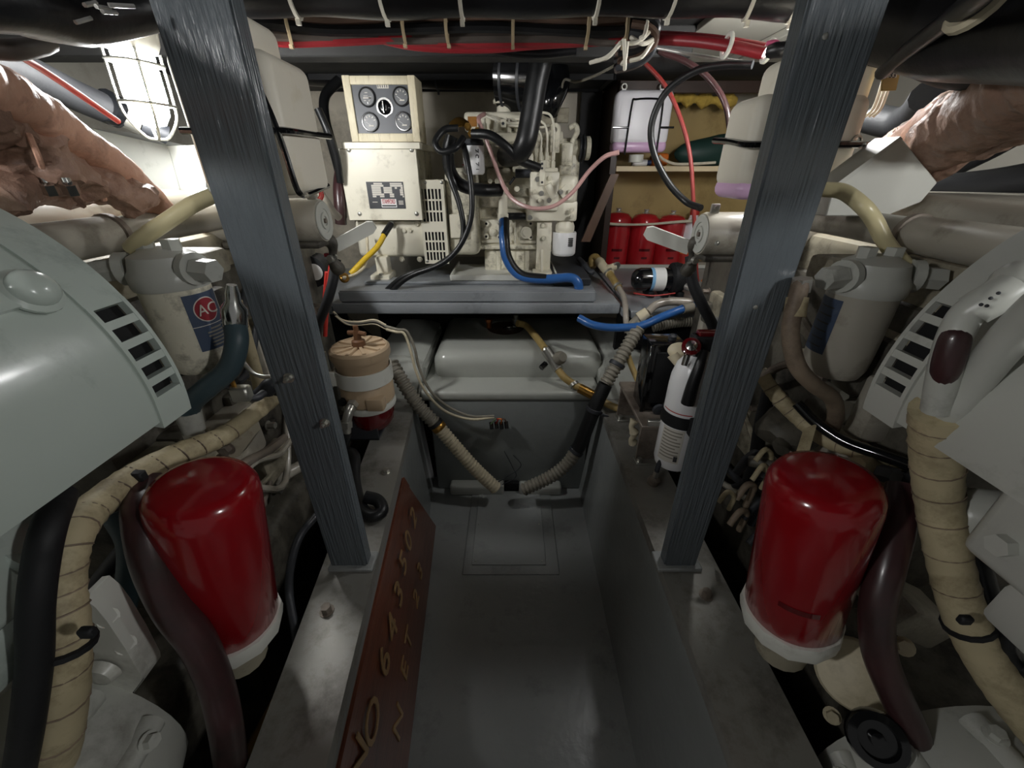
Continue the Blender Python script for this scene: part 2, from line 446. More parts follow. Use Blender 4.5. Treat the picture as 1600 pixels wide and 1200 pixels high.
ux = (P4[1] - P4[0]).normalized(); uy = nrm.cross(ux)
if uy.z < 0: uy = -uy
for ch, px, py, hgt in (('N', 560, 1195, .105), ('O', 582, 1128, .105), ('6', 601, 1034, .105), ('4', 613, 982, .105), ('3', 623, 928, .105), ('5', 630, 880, .10), ('0', 638, 846, .10), ('2', 646, 808, .10),
                   ('N', 622, 1128, .085), ('E', 632, 1046, .085), ('T', 638, 1000, .085), ('2', 650, 934, .085), ('3', 656, 892, .085)):
    text_part(ch, AP(px, py, P4[0], nrm) + nrm * .0012, ux, uy, hgt, 'gold_leaf', T, depth=.0012, name='carved_letter')
# ------------------------------------------------------------------ fibreglass tank moulding under the generator platform
def blob(b, lo, hi, bev, seg=4): b.box(lo, hi, bev, seg); return b
T = thing('fibreglass_tank', 'grey glossy fibreglass tank moulding under the generator platform', 'tank', (0, 1.5, 0))
b = B(); b.box((-.33, 1.34, 0), (.315, 1.9, .488), .012, 2); part('front_wall', b, 'bearer_grey', T)  # darker grey than the tank top, its shading put into the colour
b = B(); blob(b, (-.36, 1.335, .455), (.345, 1.62, .498), .014, 3); part('ledge', b, 'tank_grey', T)
b = B(); blob(b, (-.325, 1.46, .45), (.375, 2.0, .605), .055, 6); part('hump', b, 'tank_grey', T)
b = B()
b.prism([(-.36, 1.34, .40), (-.36, 1.34, .50), (-.34, 1.46, .56), (-.42, 1.46, .59), (-.57, 1.46, .59), (-.56, 1.36, .40)], (0, .5, .01))
bmesh.ops.bevel(b.bm, geom=list(b.bm.edges), offset=.02, segments=3, affect='EDGES')
part('shoulder', b, 'tank_grey', T)
b = B()
b.prism([(.345, 1.34, .40), (.345, 1.34, .49), (.36, 1.46, .55), (.43, 1.46, .59), (.56, 1.46, .58), (.56, 1.36, .40)], (0, .5, .01))
bmesh.ops.bevel(b.bm, geom=list(b.bm.edges), offset=.02, segments=3, affect='EDGES')
part('shoulder', b, 'tank_grey', T)
b = B(); b.box((-.27, 1.295, 0), (-.035, 1.345, .055), .012, 3); part('step', b, 'tank_grey', T)
b = B(); b.box((.03, 1.295, 0), (.215, 1.345, .05), .012, 3); part('step', b, 'tank_grey', T)
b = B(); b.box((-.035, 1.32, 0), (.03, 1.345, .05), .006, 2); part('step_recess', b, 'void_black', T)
# rusty inspection plate and fittings on the hump
T = thing('inspection_plate', 'rusty oval plate with copper and steel pipe fittings on grey tank', 'plate', AZ(790, 512, .605))
c = AZ(790, 513, .604)
b = B(); b.lathe([(.052, 0), (.055, .003), (.05, .006)], (0, 0, 0), (0, 0, 1), 28)
b.bend(lambda v: Vector((v.x * 1.55 + c.x, v.y * 1.6 + c.y, v.z + c.z))); part('plate', b, 'rust', T)
q = AZ(764, 512, .61); b = B(); b.cyl(q, q + Vector((0, 0, .03)), .012, n=12); b.hexa(q + Vector((0, 0, .03)), q + Vector((0, 0, .042)), .017); part('copper_fitting', b, 'copper', T)
q = AZ(796, 513, .61); b = B(); b.lathe([(.030, 0), (.030, .004), (.022, .008), (.014, .008), (.014, .012)], q, (0, 0, 1), 20); part('steel_cap', b, 'chrome', T)
q = AZ(806, 506, .61); b = B(); b.hexa(q, q + Vector((0, 0, .025)), .018); b.cyl(q + Vector((0, 0, .02)), q + Vector((.0, 0, .045)), .012, n=10); part('hose_fitting', b, 'zinc', T)
# ------------------------------------------------------------------ generator platform
PZ_ = A(730, 455, 1.5).z
pl = A(522, 470, 1.5).x; pr = A(935, 470, 1.5).x
T = thing('generator_platform', 'grey painted two-layer wooden platform carrying the generator', 'platform', ((pl + pr) / 2, 1.8, .75))
b = B(); b.prism([(pl + .02, 1.5, PZ_ - .045), (pr - .01, 1.5, PZ_ - .045), (pr - .0, 2.2, PZ_ - .045), (pl - .0, 2.2, PZ_ - .045)], (0, 0, .045))
bmesh.ops.bevel(b.bm, geom=list(b.bm.edges), offset=.006, segments=2, affect='EDGES'); part('upper_board', b, 'platform_grey', T)
b = B(); b.box((pl - .01, 1.492, PZ_ - .088), (pr + .085, 2.2, PZ_ - .046), .006, 2); part('lower_board', b, 'platform_grey', T)
b = B(); b.box((pl + .09, 1.6, PZ_), (pr - .10, 1.68, PZ_ + .012), .003); part('front_rail', b, 'platform_grey', T)
b = B(); b.box((pr - .17, 1.58, PZ_), (pr - .02, 2.18, PZ_ + .03), .004); part('side_rail', b, 'charcoal', T)
b = B(); b.box((pl + .02, 1.9, .0), (pr, 1.96, PZ_ - .09)); part('support_wall', b, 'void_black', T)  # coloured black for the dark void under the platform
# ------------------------------------------------------------------ counter to the right of the platform
CZ = AZ(1040, 488, 0).z; CZ = A(1040, 486, 1.45).z
cx0 = A(985, 486, 1.45).x
T = thing('side_counter', 'grey painted counter right of generator holding the black pump', 'counter', (.7, 1.7, CZ - .03))
b = B(); b.box((pr + .09, 1.47, CZ - .03), (cx0 - .004, 2.2, CZ), .003); part('panel', b, 'platform_grey', T)
b = B(); b.box((cx0 + .004, 1.45, CZ - .03), (1.05, 1.74, CZ), .003); part('panel', b, 'platform_grey', T)
b = B(); b.box((cx0 + .004, 1.745, CZ - .03), (1.05, 2.2, CZ), .003); part('panel', b, 'platform_grey', T)
b = B(); b.box((pr + .1, 2.19, CZ), (1.05, 2.205, CZ + .02), .002); part('back_batten', b, 'white_plate', T)
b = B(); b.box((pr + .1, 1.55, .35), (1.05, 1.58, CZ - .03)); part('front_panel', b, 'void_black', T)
lx = A(500, 486, 1.45).x
T = thing('side_shelf', 'grey painted shelf left of generator platform behind the left post', 'shelf', (-.9, 1.7, CZ - .03))
b = B(); b.box((-1.1, 1.5, CZ - .03), (pl - .015, 2.2, CZ), .003); part('panel', b, 'platform_grey', T)
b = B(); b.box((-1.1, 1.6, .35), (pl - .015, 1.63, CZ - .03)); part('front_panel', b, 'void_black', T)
# ================================================================== CAGED LAMPS
def lamp(top, axis, label, glow, k=1.0):
    top = Vector(top); ax = Vector(axis).normalized(); x, y, _ = frame(ax)
    T = thing('caged_lamp', label, 'lamp', top, 'caged bulkhead lamps')
    b = B(); b.lathe([(.040*k, -.03*k), (.042*k, 0), (.040*k, .018*k), (.034*k, .03*k)], top, ax, 24); part('base', b, 'white_paint', T)
    b = B(); b.lathe([(.028*k, .03*k), (.029*k, .09*k), (.026*k, .115*k), (.017*k, .13*k), (.001, .134*k)], top, ax, 20)
    part('glass_globe', b, glow, T)
    for i in range(4):
        a = math.pi / 4 + i * math.pi / 2; d = x * math.cos(a) + y * math.sin(a)
        b = B(); b.tube([top + d * (.036*k) + ax * (.028*k), top + d * (.037*k) + ax * (.09*k), top + d * (.034*k) + ax * (.12*k), top + d * (.016*k) + ax * (.148*k), top + ax * (.152*k)], .0022*k, 6, 4)
        part('cage_wire', b, 'zinc', T)
    for h in (.045, .10):
        b = B(); b.torus(top + ax * (h*k), ax, .0375*k, .0022*k, 24, 6); part('cage_ring', b, 'zinc', T)
    return T
LY = 1.02
lamp(A(194, 42, LY), A(236, 180, LY) - A(194, 42, LY), 'bright white caged lamp at upper left beside the left post', 'lamp_glow', 1.25)
lamp((.63, 1.03, 1.535), (0, 0, -1), 'caged lamp hidden behind the right post and white tank', 'lamp_glow', 1.0)
lamp((-.86, -.22, 1.55), (0, 0, -1), 'added unseen caged lamp on the ceiling behind the camera, left side', 'lamp_glow_aft')  # unseen pair, added to light the near engines
lamp((.86, -.22, 1.55), (0, 0, -1), 'added unseen caged lamp on the ceiling behind the camera, right side', 'lamp_glow_aft')
# ================================================================== GENERATOR SET
def R4(px0, py0, px1, py1, Y):
    pm = (py0 + py1) / 2; xm = (px0 + px1) / 2
    return A(px0, pm, Y).x, A(px1, pm, Y).x, A(xm, py1, Y).z, A(xm, py0, Y).z
def bxp(b, px0, py0, px1, py1, Y, dep, bev=.002, seg=1):
    x0, x1, z0, z1 = R4(px0, py0, px1, py1, Y)
    return b.box((x0, Y, z0), (x1, Y + dep, z1), bev, seg)
FW = Vector((0, -1, 0))
def disc(b, px, py, Y, rpx, h, n=16, r2=None):
    q = A(px, py, Y); r = rpx * SC(py, Y)
    return b.cyl(q, q + FW * h, r, r if r2 is None else r2 * SC(py, Y), n)
GY = 1.66
T = thing('generator_set', 'cream diesel generator set bolted on the grey platform', 'generator', (-.05, 1.85, PZ_))
GEN = T
# --- alternator
b = B(); bxp(b, 556, 344, 668, 402, GY + .05, .34, .02, 3); part('alternator_body', b, 'cream_clean', T)
b = B(); bxp(b, 547, 272, 566, 352, GY + .12, .25, .006); part('end_cover', b, 'cream_clean', T)
for px, py in ((632, 360), (652, 350), (641, 360), (628, 405), (656, 405)):
    bolt(T, A(px, py, GY + .05), FW, .008, .008, 'cream_engine')
b = B(); x0, x1, z0, z1 = R4(537, 232, 655, 344, GY)
b.box((x0, GY + .004, z0), (x1, GY + .30, z1), .003); tb = part('terminal_box', b, 'cream_engine', T)
b = B(); b.box((x0 - .002, GY - .001, z0), (x1 + .0, GY + .004, z1 - .002), .001); cov = part('box_cover', b, 'cream_clean', T)
b = B(); bxp(b, 534, 222, 656, 233, GY - .008, .31, .002); part('box_lid', b, 'cream_clean', T)
for px, py in ((545, 234), (643, 234), (562, 334), (651, 334)):
    q = A(px, py, GY - .001); bb = B(); bb.lathe([(.0085, 0), (.0075, .003), (.004, .005)], q, FW, 12); part('screw', bb, 'zinc', T)
# faint paper outline on cover
# --- maker's plate
b = B(); n0, n1, m0, m1 = R4(575, 284, 632, 326, GY - .0015); b.box((n0, GY - .003, m0), (n1, GY - .001, m1), .0003)
np_ = part('maker_plate', b, 'charcoal', T, 'black and white rating plate with red maker logo')
w, h = n1 - n0, m1 - m0
def prect(u0, v0, u1, v1, m, e=.0034, nm='plate_print'):
    bb = B(); bb.box((n0 + w*u0, GY - e, m1 - h*v1), (n0 + w*u1, GY - .0028, m1 - h*v0)); part(nm, bb, m, np_, smooth=0)
rows = [(.04, .10, [(.20, .43), (.64, .96)]), (.11, .18, [(.13, .46), (.64, .98)]), (.19, .26, [(.13, .38), (.45, .68), (.76, .82), (.92, .98)]),
        (.27, .34, [(.13, .38), (.45, .68), (.89, .98)]), (.35, .42, [(.13, .38), (.45, .68), (.89, .98)]), (.43, .50, [(.13, .45), (.60, .72), (.89, .98)]), (.51, .57, [(.13, .23), (.33, .45), (.60, .72), (.95, .99)])]
for v0, v1, us in rows:
    for u0, u1 in us: prect(u0, v0, u1, v1, 'label_pale', nm='blank_field')
prect(.34, .63, .76, .95, 'white_paper'); prect(.355, .86, .745, .92, 'ink', .0037)
text_part('STAMFORD', (n0 + w*.55, GY - .0042, m1 - h*.74), (1, 0, 0), (0, 0, 1), .023, 'ink_red', np_, sx=.42)
for k in range(3): prect(.82, .70 + .055*k, .95, .73 + .055*k, 'label_pale')
prect(.10, .735, .24, .765, 'label_pale')
# --- ventilation grille, two blocks of 3 x 6 slots, real openings
x0, x1, z0, z1 = R4(658, 281, 697, 412, GY + .03)
yg = GY + .03
b = B(); W_, H_ = x1 - x0, z1 - z0
us = [.0] + sum([[.10 + i*.138, .10 + i*.138 + .085] for i in range(6)], []) + [1.0]
vs_l = [0, .10, .215, .235, .345, .365, .475, .60, .705, .725, .83, .85, .955, 1.0]
slotrows = {1, 3, 5, 7, 9, 11}
for i in range(len(us) - 1):
    for j in range(len(vs_l) - 1):
        if (i % 2 == 1) and (j in slotrows): continue
        b.box((x0 + W_*us[i], yg, z1 - H_*vs_l[j+1]), (x0 + W_*us[i+1], yg + .004, z1 - H_*vs_l[j]))
bmesh.ops.remove_doubles(b.bm, verts=b.bm.verts, dist=1e-5)
gr = part('vent_grille', b, 'cream_clean', T, 'perforated cream grille', smooth=0)
b = B(); b.box((x0 + .004, yg + .02, z0 + .004), (x1 - .004, yg + .03, z1 - .004)); part('grille_backing', b, 'void_black', gr)
b = B(); b.box((x0, yg + .004, z0), (x0 + .004, yg + .1, z1)); b.box((x1 - .004, yg + .004, z0), (x1, yg + .1, z1)); b.box((x0, yg + .004, z1 - .004), (x1, yg + .1, z1)); b.box((x0, yg + .004, z0), (x1, yg + .1, z0 + .004)); part('grille_side', b, 'cream_engine', gr)
for px, py in ((664, 285), (690, 285), (668, 408)): screw(T, A(px, py, yg), FW, .006)
# --- adapter / flywheel housing
b = B(); bxp(b, 697, 262, 748, 400, GY + .06, .36, .03, 4); part('adapter_housing', b, 'cream_engine', T)
b = B(); bxp(b, 703, 335, 730, 372, GY + .045, .03, .002); part('cover_plate', b, 'cream_clean', T)
b = B(); disc(b, 723, 350, GY + .05, 8, .015, 18); part('inspection_cap', b, 'cream_engine', T)
# --- engine block and crankcase
EY = GY + .10
b = B(); bxp(b, 745, 215, 905, 345, EY + .06, .36, .02, 3); part('engine_block', b, 'cream_engine', T)
b = B(); bxp(b, 750, 343, 862, 386, EY + .02, .36, .008, 2); part('crankcase', b, 'cream_engine', T)
b = B(); bxp(b, 748, 383, 866, 390, EY, .4, .004); part('sump_flange', b, 'cream_engine', T)
b = B(); bxp(b, 757, 388, 860, 427, EY + .02, .34, .018, 3)
for px in (775, 798, 820, 840): bxp(b, px, 392, px + 7, 424, EY + .012, .02, .003)
part('oil_pan', b, 'cream_engine', T)
for px, py in ((760, 349), (760, 369), (829, 349), (829, 370), (780, 370)):
    q = A(px, py, EY + .02); bb = B(); bb.cyl(q, q + FW * .012, .011, n=14); pt = part('boss', bb, 'cream_clean', T)
    bb = B(); bb.cyl(q + FW*.0118, q + FW * .0126, .005, n=10); part('bolt_hole', bb, 'void_black', pt)
for (x_, y_, rr) in ((822, 363, 9), (770, 362, 5), (798, 358, 4)):
    bb = B(); disc(bb, x_, y_, EY + .02, rr, .014, 18); disc(bb, x_, y_, EY + .006, rr * .6, .004, 18); part('core_plug', bb, 'cream_clean', T)
for i, px in enumerate(range(770, 850, 13)):
    bb = B(); q = A(px, 387, EY); bb.hexa(q, q + FW*.006, .006); part('pan_bolt', bb, 'cream_engine', T)
b = B()
for px0, py0, px1, py1 in ((786, 346, 791, 382), (803, 346, 807, 380), (752, 375, 800, 380), (812, 376, 850, 381)): bxp(b, px0, py0, px1, py1, EY + .008, .02, .003)
part('casting_rib', b, 'cream_engine', T)
# mounting strut with gusset and bolts
b = B(); bxp(b, 838, 346, 861, 425, EY - .02, .012, .002); x0_, x1_, z0_, z1_ = R4(845, 392, 849, 430, EY - .05); b.prism([(x0_, EY - .02, z0_), (x0_, EY - .075, z0_), (x0_, EY - .02, z1_)], (.01, 0, 0))
b.box((A(832, 428, EY - .02).x, EY - .09, PZ_ + .02), (A(862, 428, EY - .02).x, EY, PZ_ + .03), .002); part('mount_strut', b, 'cream_clean', T)
for px, py in ((848, 352), (849, 372)): bolt(T, A(px, py, EY - .02), FW, .008, .01, 'cream_engine')
# mount foot at alternator end
b = B(); bxp(b, 588, 402, 606, 440, GY + .02, .06, .003); x0_, x1_, _, _ = R4(583, 430, 612, 447, GY)
b.box((x0_, GY - .03, PZ_ + .001), (x1_, GY + .08, PZ_ + .03), .004); part('mount_foot', b, 'cream_clean', T)
bolt(T, A(596, 432, GY - .02), (0, 0, 1), .01, .012, 'zinc')
# --- cylinder head, rocker cover, filler cap
b = B(); bxp(b, 740, 205, 880, 222, EY + .05, .3, .006); part('cylinder_head', b, 'cream_engine', T)
b = B(); bxp(b, 725, 174, 818, 206, EY + .08, .22, .014, 3); part('rocker_cover', b, 'cream_clean', T)
b = B(); bxp(b, 731, 182, 745, 198, EY + .0785, .003, .0005); part('caution_sticker', b, 'sticker_yellow', T, 'small amber sticker')
q = A(787, 174, EY + .14); b = B(); b.lathe([(.028, -.01), (.026, .022), (.04, .024), (.042, .034), (.038, .04)], q, (0, 0, 1), 20); part('filler_cap', b, 'cream_clean', T)
for i, (x_, y_) in enumerate(((752, 183), (768, 187), (790, 190))):
    bb = B(); bb.tube(PL((x_, y_ - 5, EY + .06), (x_ + 22, y_ + 4 + i, EY + .045), (x_ + 48, y_ + 10, EY + .03), (x_ + 70, y_ + 6, EY + .03)), .0045, 7, 5); part('injector_pipe', bb, 'cream_clean', T)
b = B(); bxp(b, 782, 186, 791, 199, EY + .03, .006, .001); pc = part('pipe_clamp', b, 'cream_clean', T); bb = B(); disc(bb, 786, 193, EY + .03, 2.2, .004, 8); part('clamp_bolt', bb, 'charcoal', pc)
for x_ in (757, 775, 795, 808):
    bb = B(); q = A(x_, 207, EY + .045); bb.hexa(q, q + Vector((0, 0, .03)), .010); bb.cyl(q, q + Vector((0, 0, .045)), .006, n=8); part('injector', bb, 'cream_engine', T)
# --- intake manifold lumps on the block side
for (a0, a1, a2, a3, d_, m_) in ((752, 222, 830, 262, .05, 'cream_engine'), (760, 262, 800, 285, .06, 'cream_dark'), (800, 238, 834, 270, .075, 'cream_engine'), (745, 285, 790, 325, .03, 'cream_dark'), (792, 308, 832, 326, .06, 'cream_engine')):
    bb = B(); bxp(bb, a0, a1, a2, a3, EY + .06 - d_, .08, .012, 2); part('casting', bb, m_, T)
for x_, y_, rr in ((758, 232, 5), (772, 250, 6), (788, 230, 5), (812, 255, 6), (778, 283, 6), (766, 283, 4), (808, 295, 5)):
    bb = B(); disc(bb, x_, y_, EY + .015, rr, .02, 12, rr * .8); part('casting_boss', bb, 'cream_engine', T)
bb = B(); bb.tube(PL((792, 316, EY - .01), (812, 318, EY - .02), (838, 316, EY)), .022, 12, 5); part('coolant_pipe', bb, 'cream_engine', T)
bb = B(); bb.tube(PL((790, 338, EY - .01), (815, 338, EY - .02), (840, 338, EY)), .014, 10, 4); part('rubber_coupling', bb, 'black_rubber', T)
# --- fuel injection pump with governor, 3 delivery pipes
IY = EY - .06
b = B(); bxp(b, 828, 268, 874, 330, IY, .13, .008, 2); part('injection_pump', b, 'cream_clean', T)
b = B(); bxp(b, 870, 274, 903, 318, IY + .01, .14, .018, 3); part('governor_housing', b, 'cream_clean', T)
b = B(); bxp(b, 822, 314, 902, 346, IY + .02, .14, .008, 2); part('pump_mount', b, 'cream_clean', T)
q = A(886, 300, IY + .01); b = B()
b.prism([q + Vector((-.035, 0, 0)), q + Vector((-.01, 0, .025)), q + Vector((.015, 0, .025)), q + Vector((.035, 0, 0)), q + Vector((.01, 0, -.028)), q + Vector((-.012, 0, -.028))], FW * .008); part('cover_plate', b, 'cream_clean', T)
for px, py in ((876, 300), (889, 300), (893, 328), (893, 338), (843, 313), (858, 313), (846, 302), (835, 300), (864, 305), (859, 278), (840, 280), (828, 340)):
    bolt(T, A(px, py, IY - .001), FW, .0065, .009, 'cream_engine' if px % 2 else 'zinc')
bb = B(); q0 = A(856, 288, IY - .006); q1 = A(866, 308, IY - .006); bb.tube([q0, q1], .014, 10, 3); part('stop_lever', bb, 'cream_clean', T)
bb = B(); bxp(bb, 843, 250, 852, 290, IY - .012, .006, .002); lv = part('bracket_strip', bb, 'cream_clean', T)
for yy in (256, 263, 285):
    b2 = B(); disc(b2, 847, yy, IY - .012, 1.8, .002, 8); part('hole', b2, 'charcoal', lv)
for px in (844, 853, 863):
    bb = B(); q = A(px, 266, IY + .05); bb.hexa(q, q + Vector((0, 0, .03)), .010); bb.hexa(q + Vector((0, 0, .034)), q + Vector((0, 0, .06)), .0088); bb.cyl(q, q + Vector((0, 0, .075)), .006, n=8); part('delivery_valve', bb, 'cream_clean', T)
    bb = B(); top = q + Vector((0, 0, .07)); dx = (px - 853) * .0012
    bb.tube([top, top + Vector((0, 0, .05 + dx)), top + Vector((-.015, .01, .085 + dx * 2)), top + Vector((-.06, .02, .095 + dx * 2)), top + Vector((-.12, .03, .10 + dx * 2))], .0042, 8, 6); part('delivery_pipe', bb, 'cream_clean', T)
bb = B(); bxp(bb, 836, 262, 872, 270, IY + .03, .09, .003); part('valve_rail', bb, 'cream_clean', T)
# lifting eye, thermostat housing, coolant neck, dark lever
q = A(867, 203, EY + .02); bb = B(); bb.lathe([(.009, 0), (.022, 0), (.022, .008), (.009, .008), (.009, 0)], q, FW, 16, capa=False, capb=False); bb.box(q + Vector((-.018, -.008, -.075)), q + Vector((.020, 0, -.014))); part('lifting_eye', bb, 'cream_engine', T)
b = B(); bxp(b, 846, 170, 870, 196, EY + .12, .1, .008, 2); bxp(b, 842, 168, 874, 174, EY + .10, .12, .003); part('thermostat_housing', b, 'cream_dark', T)
b = B(); bxp(b, 871, 168, 889, 192, EY + .1, .012, .002); part('bracket_plate', b, 'cream_dark', T)
b = B(); bxp(b, 877, 222, 896, 262, EY, .1, .01, 2); part('water_pump', b, 'cream_engine', T)
b = B(); b.tube(PL((889, 200, EY + .05), (899, 196, EY + .05), (902, 206, EY + .05), (896, 218, EY + .04), (893, 228, EY + .04)), .010, 10, 5); part('coolant_elbow', b, 'cream_engine', T)
b = B(); bxp(b, 874, 258, 893, 275, EY - .02, .1, .006); part('water_neck', b, 'cream_engine', T)
q = A(906, 232, EY + .08); b = B(); b.cyl(q - Vector((.05, 0, 0)), q + Vector((.01, 0, 0)), .032, n=18); part('fan_hub', b, 'cream_engine', T)
b = B(); b.lathe([(.05, 0), (.05, .004), (.040, .010), (.05, .016), (.05, .02)], q + Vector((-.005, 0, 0)), (1, 0, 0), 28); part('pulley', b, 'charcoal', T)
b = B(); b.lathe([(.035, 0), (.042, .004), (.042, .018), (.036, .022)], q + Vector((.018, 0, 0)), (1, 0, 0), 24); part('pulley', b, 'cream_engine', T)
b = B(); q = A(800, 272, EY - .01); b.cyl(A(805, 271, EY - .02), A(830, 271, EY - .02), .016, n=14, bev=.002); part('fuel_lift_pump', b, 'charcoal', T)
b = B(); b.tube(PL((804, 277, EY - .02), (796, 288, EY - .03)), .005, 8, 2); part('hand_lever', b, 'black_matte', T)
# --- spin-on oil filter
q0 = A(880, 398, EY + .0); q1 = A(881, 362, EY + .0); ax = Vector((0, 0, 1)); rr = 18.5 * SC(380, EY); hh = q1.z - q0.z
b = B(); b.lathe([(rr * .85, 0), (rr * .97, .006), (rr, .014), (rr, hh - .004), (rr * .97, hh)], q0, ax, 28); of = part('oil_filter', b, 'white_can', T, 'white spin-on oil filter')
b = B(); b.lathe([(rr * .72, hh), (rr * .8, hh + .006), (rr * .8, hh + .022), (rr * .62, hh + .045)], q0, ax, 20); part('filter_head', b, 'cream_clean', T)
bb = B()
for k in range(5): bb.box((q0.x + rr * .22, q0.y - rr * 1.005, q0.z + hh*.45 + k * .007), (q0.x + rr * .62, q0.y - rr * .76, q0.z + hh*.45 + k * .007 + .004))
part('filter_print', bb, 'ink', of, smooth=0)
# --- spin-on fuel filter with brass banjo head
FY = EY - .09
q0 = A(741, 273, FY); q1 = A(735, 228, FY); rr = 17 * SC(250, FY); hh = q1.z - q0.z
b = B(); b.lathe([(rr * .8, 0), (rr * .97, .006), (rr, .014), (rr, hh - .004), (rr * .95, hh)], q0, (0, 0, 1), 26); ff = part('fuel_filter', b, 'white_can', T, 'small white fuel filter with handwritten date')
bb = B(); bb.box((q0.x - rr * 1.01, q0.y - rr * .45, q0.z + hh*.33), (q0.x - rr * .8, q0.y + .0, q0.z + hh*.37)); part('red_band', bb, 'ink_red', ff)
text_part('12 52', (q0.x + rr*.33, q0.y - rr * .965, q0.z + hh*.5), (0, 0, 1), (-.94, .34, 0), .032, 'ink', ff)
b = B(); b.lathe([(rr*.9, hh), (rr, hh + .006), (rr * .9, hh + .02)], q0, (0, 0, 1), 20); part('filter_head', b, 'charcoal', T)
for dx, dz, r_ in ((.0, .035, .014), (-.012, .055, .013), (.02, .045, .010)):
    bb = B(); p = q0 + Vector((dx, -rr * .7, hh + dz)); bb.hexa(p, p + FW * .018, r_); bb.cyl(p + FW * .018, p + FW * .022, r_ * .6, n=10); part('banjo_bolt', bb, 'brass', T)
b = B(); p = q0 + Vector((-.045, -.01, hh + .065)); b.lathe([(.034, 0), (.036, .004), (.022, .014), (.008, .02)], p, (0, -.35, 1), 18); part('primer_cap', b, 'brass', T)
# --- water manifold post: valve body at the blue hose
b = B(); q = A(786, 303, EY - .09); b.cyl(A(786, 334, EY - .09), A(786, 300, EY - .09), .018, .016, n=14); b.sphere(A(787, 299, EY - .09), .02, 12); b.cyl(A(786, 345, EY - .09), A(786, 334, EY - .09), .021, n=6); part('raw_water_fitting', b, 'cream_clean', T)
# drip tray
T = thing('drip_tray', 'flat off-white drip tray on the platform under generator engine', 'tray', A(790, 440, 1.62))
x0, x1, _, _ = R4(707, 430, 868, 440, 1.64)
b = B(); b.box((x0, 1.62, PZ_ + .013), (x1, 1.9, PZ_ + .02), .002); part('base', b, 'white_plate', T)
for lo_, hi_ in (((x0, 1.612, PZ_ + .013), (x1, 1.62, PZ_ + .035)), ((x0 - .006, 1.612, PZ_ + .013), (x0, 1.9, PZ_ + .035)), ((x1, 1.612, PZ_ + .013), (x1 + .006, 1.9, PZ_ + .035))):
    b = B(); b.box(lo_, hi_, .001); part('rim', b, 'white_plate', T)
# ------------------------------------------------------------------ instrument panel on the terminal box
PY = 1.665
x0, x1, z0, z1 = R4(541, 117, 652, 219, PY)
z0 = A(597, 222, GY).z + .001
T = thing('instrument_panel', 'cream wood-framed instrument panel with four gauges and key switch', 'control panel', ((x0 + x1) / 2, PY, z0))
fw = .026
for lo_, hi_ in (((x0, PY, z0), (x0 + fw, PY + .12, z1)), ((x1 - fw, PY, z0), (x1, PY + .12, z1)), ((x0 + fw, PY + .001, z1 - fw), (x1 - fw, PY + .12, z1 - .001)), ((x0 + fw, PY + .001, z0), (x1 - fw, PY + .12, z0 + fw))):
    b = B(); b.box(lo_, hi_, .0025, 2); part('frame_rail', b, 'cream_frame', T)
b = B(); b.box((x0 + fw, PY + .008, z0 + fw), (x1 - fw, PY + .012, z1 - fw)); pnl = part('face_plate', b, 'slate_plate', T)
def px_on(px, py): return A(px, py, PY + .008)
def gauge(px, py, kind):
    q = px_on(px, py); r = 13.5 * SC(py, PY)
    b = B(); b.lathe([(r, 0), (r, .004), (r * .93, .008), (r * .82, .008), (r * .80, .004)], q, FW, 28, capb=False); g = part('gauge', b, 'black_gloss', T)
    b = B(); b.cyl(q, q + FW * .0045, r * .82, n=28); part('dial', b, 'gauge_face', g)
    y_ = q.y - .0048
    def bar(u0, v0, u1, v1, m='label_pale'):
        bb = B(); bb.box((q.x + r*u0, y_ - .0004, q.z + r*v0), (q.x + r*u1, y_ + .0002, q.z + r*v1)); part('dial_mark', bb, m, g, smooth=0)
    if kind == 0:
        bar(-.2, .38, .12, .46); bar(-.38, .08, .1, .13); bar(-.45, -.14, .5, -.02); bar(.15, -.15, .52, .02, 'white_paper'); bar(-.4, -.36, -.15, -.3); bar(.12, -.38, .28, -.32); bar(-.05, -.66, .05, -.46, 'white_paper')
    else:
        for a in (160, 125, 90, 55, 20):
            a = math.radians(a); d = Vector((math.cos(a), 0, math.sin(a))); s_ = Vector((-d.z, 0, d.x))
            c = q + FW * .0047
            bb = B(); bb.prism([c + d * r*.48 + s_ * r*.045, c + d * r*.48 - s_ * r*.045, c + d * r*.66 - s_ * r*.045, c + d * r*.66 + s_ * r*.045], FW * .0004); part('dial_mark', bb, 'label_pale', g, smooth=0)
        c = q + FW * .0049; a = math.radians({1: 205, 2: 215, 3: 220}[kind]); d = Vector((math.cos(a), 0, math.sin(a))); s_ = Vector((-d.z, 0, d.x)); o = c + Vector((0, 0, -r * .3))
        bb = B(); bb.prism([o + s_ * r*.035, o - s_ * r*.035, o - Vector((r*.5, 0, -r*.33)) - s_ * r*.03, o - Vector((r*.5, 0, -r*.33)) + s_ * r*.03], FW * .0004); part('needle', bb, 'white_paper', g, smooth=0)
        bar(-.2, -.42, .35, -.30)
gauge(574, 152, 0); gauge(627, 151, 1); gauge(579, 191, 2); gauge(631, 190, 3)
q = px_on(601.5, 168); r = 13 * SC(168, PY)
b = B(); b.prism([q + Vector((r * math.sin(t_), 0, r * math.cos(t_))) for t_ in [math.radians(a) for a in range(-120, 121, 15)]] + [q + Vector((0, 0, -r * 1.02))], FW * .004); ks = part('key_switch', b, 'chrome', T)
b = B(); b.lathe([(r * .78, .004), (r * .78, .006), (r * .5, .012), (r * .3, .012)], q, FW, 20); part('barrel', b, 'black_gloss', ks)
b = B(); b.box(q + Vector((-.0018, -.024, -r * .62)), q + Vector((.0018, -.011, r * .55)), .0005); part('key', b, 'chrome', ks)
